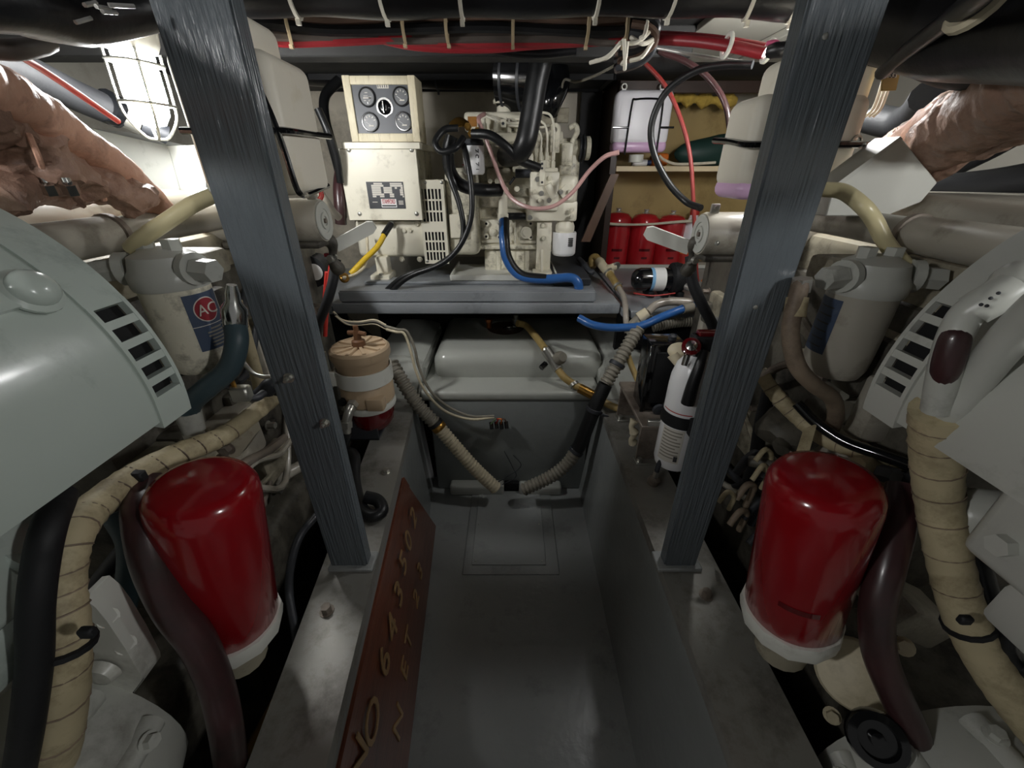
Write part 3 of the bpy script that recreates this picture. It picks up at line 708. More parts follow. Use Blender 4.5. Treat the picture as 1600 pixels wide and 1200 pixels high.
q = px_on(598, 134.5); s_ = SC(134, PY); b = B(); b.box(q + Vector((-9 * s_, -.001, -3 * s_)), q + Vector((9 * s_, 0, 3 * s_))); nb = part('name_tag', b, 'label_pale', T)
b = B()
for k in range(5): b.box(q + Vector(((-8 + 3.4 * k) * s_, -.0014, -2 * s_)), q + Vector(((-6.6 + 3.4 * k) * s_, -.0008, 2 * s_)))
part('tag_print', b, 'charcoal', nb, smooth=0)
b = B(); b.box((x0 + .01, PY + .115, z0 + .01), (x1 - .01, PY + .118, z1 - .01)); part('back_plate', b, 'charcoal', T)
# ------------------------------------------------------------------ hoses and cables on the generator
hose('intake_hose', PL((850, 75, 1.60), (838, 130, 1.60), (828, 190, 1.60), (820, 225, 1.60), (808, 241, 1.64), (790, 244, 1.74)), .036, 'black_rubber', 'thick black rubber intake hose curving down onto generator engine', n=18)
hose('fuel_hose', PL((738, 209, 1.62), (765, 211, 1.60), (790, 228, 1.60), (812, 250, 1.62), (842, 262, 1.66)), .015, 'black_rubber', 'black hose from brass filter head across engine front to injection pump', n=10)
hose('looped_hose', PL((716, 200, 1.60), (694, 203, 1.60), (680, 222, 1.58), (690, 237, 1.57), (712, 231, 1.57), (724, 215, 1.60)), .011, 'black_rubber', 'thin black hose looped in a ring left of small fuel filter', n=10)
hose('coolant_hose', PL((706, 212, 1.66), (700, 235, 1.66), (704, 268, 1.64), (722, 290, 1.62), (755, 297, 1.62), (782, 297, 1.66)), .022, 'black_rubber', 'thick black hose sweeping under small fuel filter to cream fitting', n=12)
GR = 'black battery cables of the generator'
hose('battery_cable', PL((724, 226, 1.60), (730, 250, 1.57), (737, 300, 1.55), (735, 345, 1.54), (718, 385, 1.53), (690, 412, 1.52), (640, 432, 1.52), (612, 455, 1.53), (602, 466, 1.54)), .010, 'black_rubber', 'black cable dropping from fuel filter to platform, right one of pair', 'cable', GR)
hose('battery_cable', PL((700, 240, 1.62), (703, 275, 1.58), (718, 320, 1.56), (724, 360, 1.55), (715, 390, 1.54), (680, 416, 1.53), (635, 430, 1.53), (608, 450, 1.54), (597, 463, 1.55)), .010, 'black_rubber', 'black cable dropping beside vent grille to platform, left one of pair', 'cable', GR)
b = B(); b.tube(PL((787, 345, 1.66), (787, 372, 1.60), (792, 405, 1.58), (812, 430, 1.57), (850, 436, 1.56), (890, 434, 1.55), (903, 442, 1.54), (904, 458, 1.54)), .018, 12, 8)
T = thing('raw_water_hose', 'blue and black hose from generator engine down to platform corner', 'hose', A(850, 458, 1.56))
part('hose_body', b, 'blue_hose', T)
b = B(); q = A(787, 350, 1.655); b.torus(q, (0, .2, 1), .019, .0035, 18, 6); part('hose_clamp', b, 'zinc', T)
b = B(); b.tube([p + Vector((.0075, -.003, .0045)) for p in PL((787, 345, 1.66), (787, 372, 1.60), (792, 405, 1.58), (812, 430, 1.57), (850, 436, 1.56))], .0150, 10, 8); part('black_stripe', b, 'black_rubber', T)
hose('breather_tube', PL((757, 178, 1.72), (748, 185, 1.68), (752, 200, 1.66), (766, 235, 1.65), (782, 280, 1.64), (800, 310, 1.60), (830, 325, 1.56), (865, 322, 1.55), (895, 300, 1.55), (920, 268, 1.55), (945, 245, 1.52), (967, 238, 1.5)), .0075, 'clear_pink_tube', 'translucent pink tube sagging from engine to white bottle', 'tube', n=8)
T = thing('earth_cable', 'yellow cable with black lug bolted under the terminal box', 'cable', A(545, 440, 1.5))
b = B(); b.tube(PL((604, 360, 1.64), (590, 385, 1.60), (570, 405, 1.56), (548, 428, 1.52)), .0105, 10, 6); part('cable', b, 'yellow_cable', T)
b = B(); b.tube(PL((611, 350, 1.665), (607, 356, 1.65), (600, 367, 1.625)), .0125, 10, 3); part('lug_sleeve', b, 'black_rubber', T)
b = B(); q = A(612, 350, GY + .045); b.cyl(q, q + FW * .006, .013, n=14); b.hexa(q + FW * .006, q + FW * .014, .008); part('lug_bolt', b, 'zinc', T)
hose('earth_wire', PL((573, 365, 1.66), (574, 395, 1.62), (570, 415, 1.56), (556, 428, 1.52), (536, 434, 1.50)), .0055, 'ivory_hose', 'thin cream wire hanging beside the yellow cable', 'wire')
b = B(); q = A(538, 434, 1.5); b.torus(q, (0.3, -1, .4), .013, .006, 14, 7); one('cable_lug', b, 'brass', 'brass ring lug joining yellow and cream wires', 'lug')
# ================================================================== FUEL SEPARATOR ON THE LEFT BEARER
o = Vector((-.478, 1.15, .475)); U = Vector((0, 0, 1))
T = thing('fuel_separator', 'beige fuel water separator with ribbed lid and dark red bowl', 'fuel filter', o)
b = B(); b.lathe([(.03, 0), (.055, .006), (.07, .028), (.075, .06), (.077, .085)], o, U, 32); part('sediment_bowl', b, 'red_bowl', T, 'dark red transparent bowl')
b = B(); b.lathe([(.083, .083), (.085, .088), (.085, .10), (.083, .105)], o, U, 32); part('bowl_ring', b, 'white_plate', T)
b = B(); b.lathe([(.078, .105), (.084, .112), (.084, .165), (.080, .17), (.080, .235), (.083, .24), (.085, .262), (.085, .28)], o, U, 32); part('body', b, 'beige_racor', T)
b = B(); b.box(o + Vector((.02, -.09, .105)), o + Vector((.075, -.05, .15)), .008, 2); part('port_block', b, 'beige_racor', T)
b = B(); b.lathe([(.090, .262), (.092, .27), (.091, .288), (.084, .295), (.0805, .295), (.079, .291), (.02, .291)], o, U, 36); lid = part('lid', b, 'beige_racor', T)
for i in range(10):
    a = i * math.pi / 5 + .2; d = Vector((math.cos(a), math.sin(a), 0)); s_ = Vector((-d.y, d.x, 0))
    bb = B(); c = o + U * .2905
    bb.prism([c + d * .018 + s_ * .0042, c + d * .018 - s_ * .0042, c + d * .08 - s_ * .0055, c + d * .08 + s_ * .0055], U * .007); part('lid_rib', bb, 'beige_racor', lid, smooth=0)
b = B(); b.lathe([(.022, .29), (.02, .312), (.012, .316), (.010, .345)], o, U, 14); b.tube([o + Vector((-.028, .006, .335)), o + Vector((0, 0, .338)), o + Vector((.028, -.006, .335))], .0075, 8, 4); b.cyl(o + U * .33, o + U * .36, .008, n=10); part('tee_handle', b, 'brown_wood', T, 'brown tee handle')
b = B(); b.lathe([(.0835, .178), (.0885, .178), (.0885, .228), (.0835, .228), (.0835, .178)], o, U, 36, capa=False, capb=False); part('clamp_band', b, 'white_paint', T)
b = B(); b.box(o + Vector((-.135, -.055, .178)), o + Vector((-.07, -.045, .228)), .003); b.box(o + Vector((-.14, -.06, .13)), o + Vector((-.125, .04, .26)), .003); br = part('bracket', b, 'white_paint', T)
bb = B(); q = o + Vector((-.105, -.055, .203)); bb.cyl(q, q + FW * .004, .012, n=14); part('bracket_hole', bb, 'charcoal', br)
b = B(); q = o + Vector((-.02, -.082, .132)); b.hexa(q, q + Vector((.0, -.02, -.002)), .018); b.tube([q + Vector((0, -.01, 0)), q + Vector((-.004, -.035, -.012)), q + Vector((-.012, -.045, -.04)), q + Vector((-.018, -.05, -.075))], .014, 12, 4); b.hexa(q + Vector((-.012, -.045, -.035)), q + Vector((-.014, -.048, -.055)), .018); part('elbow_fitting', b, 'zinc', T)
b = B(); q = o + Vector((-.058, -.065, .132)); b.cyl(q, q + FW * .012, .013, n=14); part('port_plug', b, 'black_rubber', T)
b = B(); b.cyl(o + Vector((.01, 0, 0)), o + Vector((.01, 0, -.02)), .01, n=10); part('drain_cock', b, 'charcoal', T)
b = B(); x0 = o.x
b.box((x0 - .09, 1.09, BZ + .0), (x0 + .03, 1.096, BZ + .10), .001); b.box((x0 - .09, 1.09, BZ + .001), (x0 + .03, 1.2, BZ + .006), .001); one('mounting_bracket', b, 'charcoal', 'dark steel angle bracket standing on bearer below beige separator', 'bracket')
qe = o + Vector((-.038, -.132, .057))
hose('separator_hose', [qe, qe + Vector((-.012, -.02, -.05)), AZ(553, 712, .50), AZ(554, 752, .475), AZ(563, 790, .468), AZ(580, 806, .468), AZ(597, 798, .470), AZ(590, 782, .480), AZ(570, 776, .490)], .0165, 'black_rubber', 'black hose curling from beige separator down onto the left bearer', n=12)
# wires and cables beside the separator
hose('red_power_cable', PL((517, 415, 1.2), (513, 450, 1.2), (510, 490, 1.2), (508, 525, 1.2)), .0065, 'red_bright', 'right one of two red cables behind the left post', 'cable', 'red cables behind the left post')
hose('red_power_cable', PL((511, 425, 1.22), (507, 470, 1.22), (502, 500, 1.22), (499, 530, 1.22)), .0065, 'red_bright', 'left one of two red cables behind the left post', 'cable', 'red cables behind the left post')
hose('taped_cable', PL((525, 405, 1.08), (520, 440, 1.06), (510, 475, 1.05), (497, 510, 1.06), (494, 545, 1.08)), .013, 'black_matte', 'black taped cable hanging from the left paddle bracket', 'cable')
for k in range(4):
    hose('sender_wire', PL((521 + k, 487 + 2*k, 1.3), (535 + 2*k, 500 + 2*k, 1.32), (560, 503 + 1.5*k, 1.34), (585, 500 + 2*k, 1.36), (603, 508 + 2*k, 1.36)), .0035, ['ivory_hose', 'grey_hose', 'black_rubber', 'ivory_hose'][k], ['topmost wire', 'second wire', 'third black wire', 'lowest wire'][k] + ' of the bundle running behind beige separator', 'wire', 'wires behind the separator')
hose('bilge_wire', PL((603, 510, 1.36), (622, 515, 1.34), (636, 518, 1.33), (648, 545, 1.32), (655, 575, 1.315), (672, 610, 1.31), (700, 635, 1.31), (735, 650, 1.31), (772, 650, 1.32)), .005, 'grey_hose', 'upper grey wire curving across the tank to a terminal cluster', 'wire', 'bilge sensor wires')
hose('bilge_wire', PL((604, 515, 1.35), (620, 519, 1.335), (632, 522, 1.325), (642, 550, 1.31), (650, 580, 1.305), (665, 612, 1.30), (695, 642, 1.30), (735, 655, 1.30), (772, 652, 1.32)), .005, 'ivory_hose', 'lower pale wire curving across the tank to a terminal cluster', 'wire', 'bilge sensor wires')
T = thing('terminal_cluster', 'small cluster of wire terminals on dark tank front', 'terminals', A(780, 665, 1.33))
q = A(779, 655, 1.33)
for k in range(4):
    d = Vector((-.03 + .02 * k, -.004, -.012 + .003 * (k % 2)))
    bb = B(); bb.cyl(q + d, q + d + Vector((.004, -.02, -.02)), .008, n=8); part('terminal', bb, 'black_gloss', T)
    bb = B(); bb.tube([q + Vector((-.01, -.01, .008)), q + Vector((-.012 + .012 * k, -.025, .016)), q + d + Vector((0, -.012, 0))], .0028, 6, 4); part('wire_tail', bb, ['wire_green', 'red_bright', 'orange', 'brown_cable'][k], T)
# ================================================================== DRAIN AND BILGE HOSES OVER THE TANK
T = thing('bilge_hose', 'ribbed bilge hose, grey then ivory, running down to floor left of centre', 'hose', A(770, 765, 1.24))
w1 = PL((612, 568, 1.34), (628, 595, 1.30), (655, 635, 1.28), (686, 668, 1.27)); w2 = PL((686, 668, 1.27), (715, 702, 1.255), (745, 735, 1.24), (776, 764, 1.235))
b = B(); b.corr(w1, .027, .017, .18); part('grey_section', b, 'grey_hose', T)
b = B(); b.corr(w2, .027, .0145, .13); part('ivory_section', b, 'ivory_hose', T)
d = (w2[1] - w2[0]).normalized(); b = B(); b.lathe([(.0275, -.014), (.029, -.012), (.029, .006), (.0275, .008)], w2[0], d, 20); part('steel_clamp', b, 'brass', T)
b = B(); b.lathe([(.028, -.026), (.030, -.025), (.030, -.014), (.028, -.013)], w2[0], d, 20); part('rubber_clamp', b, 'black_rubber', T)
T = thing('bilge_hose', 'ribbed grey-brown bilge hose with black sleeve, right of centre', 'hose', A(815, 765, 1.24))
pts = PL((1010, 492, 1.42), (994, 518, 1.38), (972, 556, 1.33), (946, 600, 1.29)); b = B(); b.corr(pts, .026, .016, .18); part('upper_section', b, 'grey_hose', T)
pts2 = PL((946, 600, 1.29), (928, 640, 1.27), (908, 690, 1.255), (900, 705, 1.25)); b = B(); b.tube(pts2, .0265, 16, 6); part('black_sleeve', b, 'black_rubber', T)
pts3 = PL((900, 705, 1.25), (886, 725, 1.24), (860, 745, 1.23), (816, 766, 1.225)); b = B(); b.corr(pts3, .027, .016, .18); part('lower_section', b, 'grey_hose', T)
for q, d in ((pts[2] + (pts[3] - pts[2]) * .3, pts[3] - pts[2]), (pts3[0], pts3[1] - pts3[0]), (pts2[1], pts2[2] - pts2[1])):
    b = B(); b.lathe([(.0275, -.008), (.030, -.006), (.030, .006), (.0275, .008)], q, d, 18); part('hose_clamp', b, 'charcoal', T)
b = B(); q = pts2[1]; b.box(q + Vector((.02, -.035, -.02)), q + Vector((.075, -.03, -.008)), .002, R=Matrix.Rotation(.5, 3, 'Y')); part('cable_tie_tail', b, 'charcoal', T)
# fuel line with bulb valve
T = thing('fuel_line', 'amber hose with grey valve from rusty plate across tank to right', 'hose', A(880, 590, 1.42))
b = B(); b.tube([AZ(808, 505, .66), AZ(822, 509, .645), AZ(838, 527, .635), AZ(852, 546, .63)], .015, 12, 6); part('upper_hose', b, 'beige_hose', T)
b = B(); b.tube(PL((872, 578, 1.40), (882, 590, 1.375), (896, 600, 1.355), (905, 605, 1.345)), .015, 12, 5); part('lower_hose', b, 'beige_hose', T)
b = B(); b.tube(PL((905, 606, 1.345), (936, 622, 1.31)), .019, 14, 4); part('brass_coupling', b, 'brass', T)
b = B(); b.tube(PL((936, 622, 1.31), (950, 632, 1.29), (975, 641, 1.26)), .014, 12, 4); part('tail_hose', b, 'beige_hose', T)
b = B(); b.tube([AZ(852, 546, .63), A(862, 560, 1.43), A(872, 576, 1.405)], .021, 14, 4); vb = part('valve_body', b, 'zinc', T)
q = A(872, 560, 1.42); b = B(); b.lathe([(.022, 0), (.026, .006), (.026, .022), (.018, .034), (.018, .04)], q, (.35, -.75, .5), 18); part('valve_knob', b, 'grey_hose', vb)
b = B(); q = A(853, 568, 1.42); b.hexa(q, q + Vector((-.02, -.02, -.01)), .012); part('valve_stem', b, 'black_gloss', vb)
for p in ((853, 547, 1.455), (872, 576, 1.405), (897, 601, 1.355), (940, 624, 1.305)):
    q = A(*p); b = B(); b.lathe([(.017, -.007), (.020, -.006), (.020, .006), (.017, .007)], q, Vector((.5, -.8, -.6)), 14); part('hose_clamp', b, 'zinc', T)
hose('amber_pipe', PL((978, 545, 1.36), (986, 570, 1.33), (998, 598, 1.29), (1003, 612, 1.27)), .011, 'beige_hose', 'short amber pipe behind ribbed hose, left of the black box', 'pipe')
for k, (dx, dy) in enumerate(((0, 0), (14, 6))):
    hose('loose_wire', PL((788 + dx, 705 + dy, 1.325), (800 + dx, 728, 1.31), (806 - dx, 745, 1.30), (785 - dx, 757, 1.29)), .002, 'charcoal', ('left', 'right')[k] + ' one of two loose thin wires above the bilge hose ends', 'wire')
# ================================================================== STAND, BLACK BOX AND EXTINGUISHER ON THE RIGHT BEARER
T = thing('steel_stand', 'low steel stand bolted on the right bearer under black box', 'stand', (.46, 1.1, BZ))
b = B(); b.box((.385, .975, .572), (.54, 1.26, .585), .002); part('top_plate', b, 'steel_rust', T)
b = B(); b.box((.387, .985, BZ + .006), (.53, .993, .572), .001); part('front_leg', b, 'steel_rust', T)
b = B(); b.box((.387, 1.235, BZ + .006), (.53, 1.243, .572), .001); part('rear_leg', b, 'steel_rust', T)
for y_ in (.96, 1.20):
    b = B(); b.box((.384, y_, BZ + .0005), (.47, y_ + .04, BZ + .006), .001); part('foot', b, 'zinc', T)
for p in ((.395, .972, BZ + .006), (.395, 1.215, BZ + .006)): bolt(T, p, U, .0085, .013)
b = B(); b.box((.40, .973, .585), (.54, .985, .605), .002); part('front_lip', b, 'zinc', T)
bx = Vector((.455, 1.06, .586))
T = thing('control_box', 'glossy black ribbed box standing on the steel stand', 'control box', bx)
b = B(); b.box(bx + Vector((-.052, 0, 0)), bx + Vector((.052, .09, .225)), .006, 2); part('case', b, 'black_gloss', T)
b = B(); b.box(bx + Vector((-.034, -.005, .03)), bx + Vector((.05, .002, .20)), .003, 2); part('front_panel', b, 'black_matte', T)
for dx in (-.05, .05):
    b = B(); b.box(bx + Vector((dx - .006, -.008, .0)), bx + Vector((dx + .006, .0, .222)), .002); part('edge_flange', b, 'black_gloss', T)
b = B(); q = bx + Vector((0, -.012, .012)); b.lathe([(.02, 0), (.018, .008), (.008, .012)], q, FW, 14); part('knob', b, 'charcoal', T)
for k in range(6):
    b = B(); b.box(bx + Vector((.032, -.0058, .085 + .014 * k)), bx + Vector((.043, -.0045, .095 + .014 * k))); part('raised_mark', b, 'charcoal', T, smooth=0)
q = bx + Vector((.02, .04, .225)); b = B(); b.lathe([(.012, 0), (.012, .01), (.006, .016)], q, U, 12); part('top_nut', b, 'charcoal', T)
# white rag-like insulation between box and extinguisher
c = A(1062, 548, 1.0); b = B(); b.sphere(c, .03, 14, (1.1, .9, .75)); b.tube([c + Vector((-.02, -.01, -.005)), c + Vector((.0, -.025, -.03)), c + Vector((.03, -.02, -.05))], .016, 10, 5, rad=lambda t: .018 * (1 - .5 * t)); one('insulation_wad', b, 'ivory_hose', 'cream wad of insulation between black box and extinguisher', 'insulation')
ex = Vector((.468, .92, BZ + .045)); ra = .052
T = thing('fire_extinguisher', 'white fire extinguisher strapped behind the right post', 'fire extinguisher', ex)
b = B(); b.lathe([(ra * .7, 0), (ra * .92, .006), (ra, .022), (ra, .255), (ra * .97, .285), (ra * .82, .318), (ra * .5, .342), (.02, .352)], ex, U, 36); part('cylinder', b, 'white_can', T)
b = B(); b.lathe([(.022, .345), (.024, .36), (.024, .39), (.016, .40)], ex, U, 16); b.box(ex + Vector((-.02, -.02, .36)), ex + Vector((.06, .02, .40)), .006, 2); part('valve_head', b, 'black_matte', T)
b = B(); b.box(ex + Vector((-.01, -.014, .395)), ex + Vector((.09, .014, .41)), .004, 2); part('lever', b, 'red_bowl', T)
q = ex + Vector((-.032, -.025, .375)); b = B(); b.lathe([(.018, 0), (.022, .004), (.022, .014), (.012, .018)], q, (-.3, -.7, .6), 18); g_ = part('gauge', b, 'red_bowl', T); b = B(); b.lathe([(.013, .016), (.013, .02), (.004, .024)], q, (-.3, -.7, .6), 14); part('gauge_glass', b, 'chrome', g_)
b = B(); b.cyl(q + Vector((-.008, -.004, -.045)), q + Vector((.0, .004, .0)), .008, n=10); part('nozzle_pin', b, 'chrome', T)
b = B(); b.tube([ex + Vector((.0, -.03, .37)), ex + Vector((-.012, -.048, .335)), ex + Vector((-.02, -.054, .29)), ex + Vector((-.022, -.055, .235))], .014, 10, 6, rad=lambda t: .010 + .007 * t); part('discharge_hose', b, 'black_rubber', T)
b = B(); b.lathe([(ra + .0005, .15), (ra + .004, .15), (ra + .004, .185), (ra + .0005, .185), (ra + .0005, .15)], ex, U, 36, capa=False, capb=False); st_ = part('strap', b, 'black_matte', T)
b = B(); b.box(ex + Vector((-.005, -ra - .02, .14)), ex + Vector((.03, -ra + .004, .19)), .004, 2); part('buckle', b, 'black_matte', st_)
b = B(); b.box(ex + Vector((.03, -ra + .0, .06)), ex + Vector((.052, -ra + .02, .20)), .003); part('back_bracket', b, 'black_matte', T)
def cyl_patch(b, o, r, a0, a1, z0, z1, n=10, th=.0006):
    pts = []
    for i in range(n + 1):
        a = a0 + (a1 - a0) * i / n; pts.append(Vector((math.cos(a), math.sin(a), 0)))
    for p, q in zip(pts, pts[1:]):
        vs4 = [b.bm.verts.new(o + p * (r + th) + U * z0), b.bm.verts.new(o + q * (r + th) + U * z0), b.bm.verts.new(o + q * (r + th) + U * z1), b.bm.verts.new(o + p * (r + th) + U * z1)]
        b.bm.faces.new(vs4)
    bmesh.ops.remove_doubles(b.bm, verts=b.bm.verts, dist=1e-6)
    return b
b = B(); cyl_patch(b, ex, ra, math.radians(195), math.radians(262), .035, .145); lb = part('label', b, 'label_pale', T)
for k in range(9):
    bb = B(); cyl_patch(bb, ex, ra, math.radians(200), math.radians(256 - 11 * (k % 3 == 2)), .134 - .0105 * k, .138 - .0105 * k, th=.0011); part('label_text', bb, 'grey_hose', lb)
bb = B(); cyl_patch(bb, ex, ra, math.radians(246), math.radians(257), .042, .06, th=.0014); part('label_seal', bb, 'ink', lb)
bb = B(); cyl_patch(bb, ex, ra, math.radians(180), math.radians(270), .193, .196, th=.0009); part('red_line', bb, 'red_bright', lb)
# small cup drain and twisted white tape on the bearer
T = thing('drain_valve', 'small brass drain valve with black tube lying on right bearer', 'valve', AZ(1022, 752, BZ))
q = AZ(1021, 752, BZ + .008); b = B(); b.lathe([(.016, -.008), (.018, 0), (.016, .012), (.012, .014)], q, (.2, -.1, 1), 14); part('cup', b, 'steel_rust', T)
b = B(); b.tube([q + Vector((.005, .005, .012)), q + Vector((.012, .015, .05)), q + Vector((.03, .02, .075)), q + Vector((.06, .015, .06))], .007, 8, 5); part('tube', b, 'charcoal', T)
b = B(); b.hexa(q + Vector((.004, .004, .012)), q + Vector((.007, .008, .028)), .009); part('nut', b, 'zinc', T)
q = A(990, 665, 1.02); b = B(); b.tube([q + Vector((0, 0, .02)), q + Vector((-.008, -.005, 0)), q + Vector((.004, -.008, -.025)), q + Vector((.0, -.004, -.05)), q + Vector((.012, 0, -.07))], .013, 10, 5, rad=lambda t: .015 - .007 * abs(math.sin(t * 7))); one('taped_wire_end', b, 'ivory_hose', 'twisted white taped wire end beside the steel stand', 'wire')
# ================================================================== RIGHT REAR SHELF
SY = 2.08
sx0 = A(962, 255, SY).x
T = thing('shelf_unit', 'wooden shelf unit with dark partition and pale pine shelf', 'shelf', (1.1, 2.25, CZ))
b = B(); xw = A(965, 240, SY).x; b.box((xw - .03, SY, CZ + .001), (xw, 2.41, 1.59), .002); part('partition', b, 'dark_wood', T)
zs = A(1040, 268, SY).z; zt = zs + .022
b = B(); b.box((xw + .001, SY, zs), (1.38, 2.40, zt), .001); part('shelf_board', b, 'pine', T)
b = B(); b.box((xw + .001, 2.395, CZ + .001), (1.40, 2.408, zs - .001)); part('back_panel', b, 'plywood', T)
b = B(); b.box((xw + .001, 2.385, zt), (1.40, 2.40, 1.54)); part('back_panel', b, 'plywood', T)
x0, x1, z0, z1 = R4(962, 93, 1150, 146, SY - .01)
b = B(); b.box((x0 + .02, SY - .02, z0), (1.40, SY, 1.585), .002); part('header_board', b, 'dark_wood', T)
b = B(); b.tube([A(1045, 152, 2.2), A(1075, 154, 2.2), A(1105, 156, 2.2), A(1150, 158, 2.2)], .03, 8, 6, rad=lambda t: .026 + .012 * math.sin(t * 23)); part('foam_strip', b, 'foam_yellow', T, 'ragged yellow foam strip')
b = B(); q0 = A(962, 272, SY - .03); q1 = A(917, 378, SY - .06); d = (q1 - q0).normalized()
b.prism([q0 + Vector((-.022, 0, 0)), q0 + Vector((.016, 0, 0)), q1 + Vector((.016, 0, 0)), q1 + Vector((-.028, 0, 0))], (0, .022, 0)); part('brace', b, 'brown_wood', T, 'brown leaning brace')
# black board standing in for the dark space between generator and shelf
b = B(); xd = A(905, 250, 2.3).x; b.box((xd, 2.36, CZ + .001), (xw - .04, 2.40, 1.59)); one('dark_space_board', b, 'black_matte', 'black stand-in for dark space behind generator, left of shelf unit', 'board')
# three wrapped red filters
rf = 21 * SC(375, 2.28)
def red_spare(px, lab, k):
    o = A(px, 380, 2.28); o.z = CZ + .001; hgt = .275 - .006 * k
    T = thing('spare_filter', lab, 'filter', o, 'spare red filters in film')
    b = B(); b.lathe([(rf * .9, 0), (rf, .006), (rf, hgt - .045), (rf * .95, hgt - .025), (rf * .75, hgt - .008), (rf * .35, hgt)], o, U, 28); part('canister', b, 'red_wrap', T)
    b = B(); b.lathe([(rf * .5, hgt - .006), (rf * .12, hgt + .006), (rf * .2, hgt + .018), (.002, hgt + .014)], o, U, 9); part('film_knot', b, 'silver_film', T)
    bb = B(); cyl_patch(bb, o, rf, math.radians(245), math.radians(290), .085, .098, th=.0009); part('maker_print', bb, 'red_bowl', T)
    bb = B(); cyl_patch(bb, o, rf, math.radians(258), math.radians(282), .045, .056, th=.0009); part('number_print', bb, 'red_bowl', T)
    if k == 1:
        bb = B(); cyl_patch(bb, o, rf, math.radians(265), math.radians(300), .15, .19, th=.0012); sk = part('price_sticker', bb, 'white_paper', T)
        bb = B(); cyl_patch(bb, o, rf, math.radians(268), math.radians(285), .172, .178, th=.0018); part('sticker_print', bb, 'ink', sk)
red_spare(961, 'leftmost of three film-wrapped red spare filters on the counter', 0)
red_spare(1003, 'middle film-wrapped red spare filter with white price sticker', 1)
red_spare(1044, 'rightmost of three film-wrapped red spare filters, behind grey paddle', 2)
o = A(1072, 400, 2.26); o.z = CZ + .001
T = thing('oil_bottle', 'white oil bottle with red and orange label right of spare filters', 'bottle', o)
b = B(); b.lathe([(.05, 0), (.055, .01), (.055, .15), (.045, .20), (.022, .25), (.02, .275)], o, U, 20); b.bend(lambda v: Vector((v.x, v.y, v.z))); part('body', b, 'hdpe_white', T)
bb = B(); cyl_patch(bb, o, .055, math.radians(200), math.radians(330), .02, .07, th=.0009); part('label', bb, 'red_bright', T)
bb = B(); cyl_patch(bb, o, .055, math.radians(200), math.radians(330), .07, .115, th=.0009); part('label', bb, 'orange', T)
b = B(); b.lathe([(.023, .262), (.024, .285), (.02, .292)], o, U, 14); part('cap', b, 'red_bright', T)
b = B(); pts = PL((940, 347, 2.2), (955, 350, 2.19), (985, 351, 2.185), (1020, 350, 2.185), (1055, 347, 2.19), (1085, 345, 2.2)); b.tube(pts, .006, 8, 8, rad=lambda t: .0062 + .0009 * math.sin(t * 260)); b.sphere(pts[0], .014, 10); one('retaining_rope', b, 'rope', 'white rope tied across the red spare filters', 'rope')
# ------------------------------------------------------------------ washer-type bottle with pink fluid
BY = 2.0
x0, x1, z0, z1 = R4(961, 139, 1049, 242, BY)
T = thing('overflow_bottle', 'white plastic bottle with pink fluid in black wire holder', 'bottle', ((x0 + x1) / 2, BY, z0))
b = B(); b.box((x0, BY, z0 + .036), (x1, BY + .085, z1), .024, 5); part('body', b, 'hdpe_white', T)
b = B(); b.box((x0 + .002, BY + .0005, z0 + .010), (x1 - .002, BY + .0845, z0 + .055), .018, 4); part('fluid', b, 'pink_fluid', T, 'band of pink fluid')
xc_ = (x0 + x1) / 2
b = B(); b.cyl((xc_, BY + .04, z0 + .002), (xc_, BY + .04, z0 - .028), .032, n=18); part('cap', b, 'white_plate', T)
wz0 = z0 + .0; wt = z1 - .035
b = B(); b.tube([(x0 + .055, BY - .004, wz0), (x0 + .062, BY - .004, wt - .02), (x0 + .078, BY - .004, wt), (x1 - .062, BY - .004, wt), (x1 - .048, BY - .004, wt - .02), (x1 - .045, BY - .004, wz0)], .004, 8, 5); part('wire_holder', b, 'black_gloss', T)
for xx0, xx1 in ((x0 - .008, x0 + .06), (x1 - .05, x1 + .012)):
    b = B(); zz = z0 + (z1 - z0) * .43; b.tube([(xx0, BY - .006, zz), (xx1, BY - .006, zz)], .004, 7, 2); part('hook_wire', b, 'black_gloss', T)
for xx in (x0 + .03, x1 - .05):
    b = B(); b.torus((xx, BY + .03, z1 + .012), (0, -1, 0), .010, .0035, 14, 6); part('hanger_eye', b, 'zinc', T)
    b = B(); b.box((xx - .008, BY + .026, z1 - .012), (xx + .008, BY + .034, z1 + .003)); part('hanger_lug', b, 'hdpe_white', T)
# things on the pine shelf
c = AZ(1085, 258, zt); c = A(1092, 262, 2.24); c.z = zt + .001
T = thing('green_cover', 'dark green canvas bundle with cord on the pine shelf', 'canvas bundle', c)
b = B(); b.sphere(c + Vector((.02, 0, .055)), .1, 20, (1.55, .55, .62)); b.bm.verts.ensure_lookup_table()
b.bend(lambda v: Vector((v.x, v.y, max(v.z, c.z))) + Vector((.0, 0, .03 * max(0, (v.x - c.x)) / .1 * (v.z > c.z + .02)))); part('canvas', b, 'green_cover', T)
b = B(); b.tube(PL((1030, 243, 2.12), (1038, 250, 2.12), (1055, 256, 2.12), (1085, 256, 2.12), (1118, 254, 2.12)), .006, 8, 6); part('cord', b, 'rope', T, 'cream cord')
q = A(1035, 256, 2.18); q.z = zt + .001; b = B(); b.box(q + Vector((-.045, 0, 0)), q + Vector((.03, .08, .055)), .015, 3); one('orange_pouch', b, 'orange', 'orange pouch on pine shelf behind the pink-fluid bottle', 'pouch')
q = A(1000, 258, 2.16); q.z = zt + .001
T = thing('small_tube', 'small white and blue tube lying on the pine shelf', 'tube', q)
b = B(); b.tube([q + Vector((-.04, 0, .014)), q + Vector((.03, 0, .014))], .014, 12, 3); part('body', b, 'white_can', T)
b = B(); b.tube([q + Vector((.03, 0, .014)), q + Vector((.05, 0, .014))], .011, 12, 2); part('cap', b, 'navy', T)
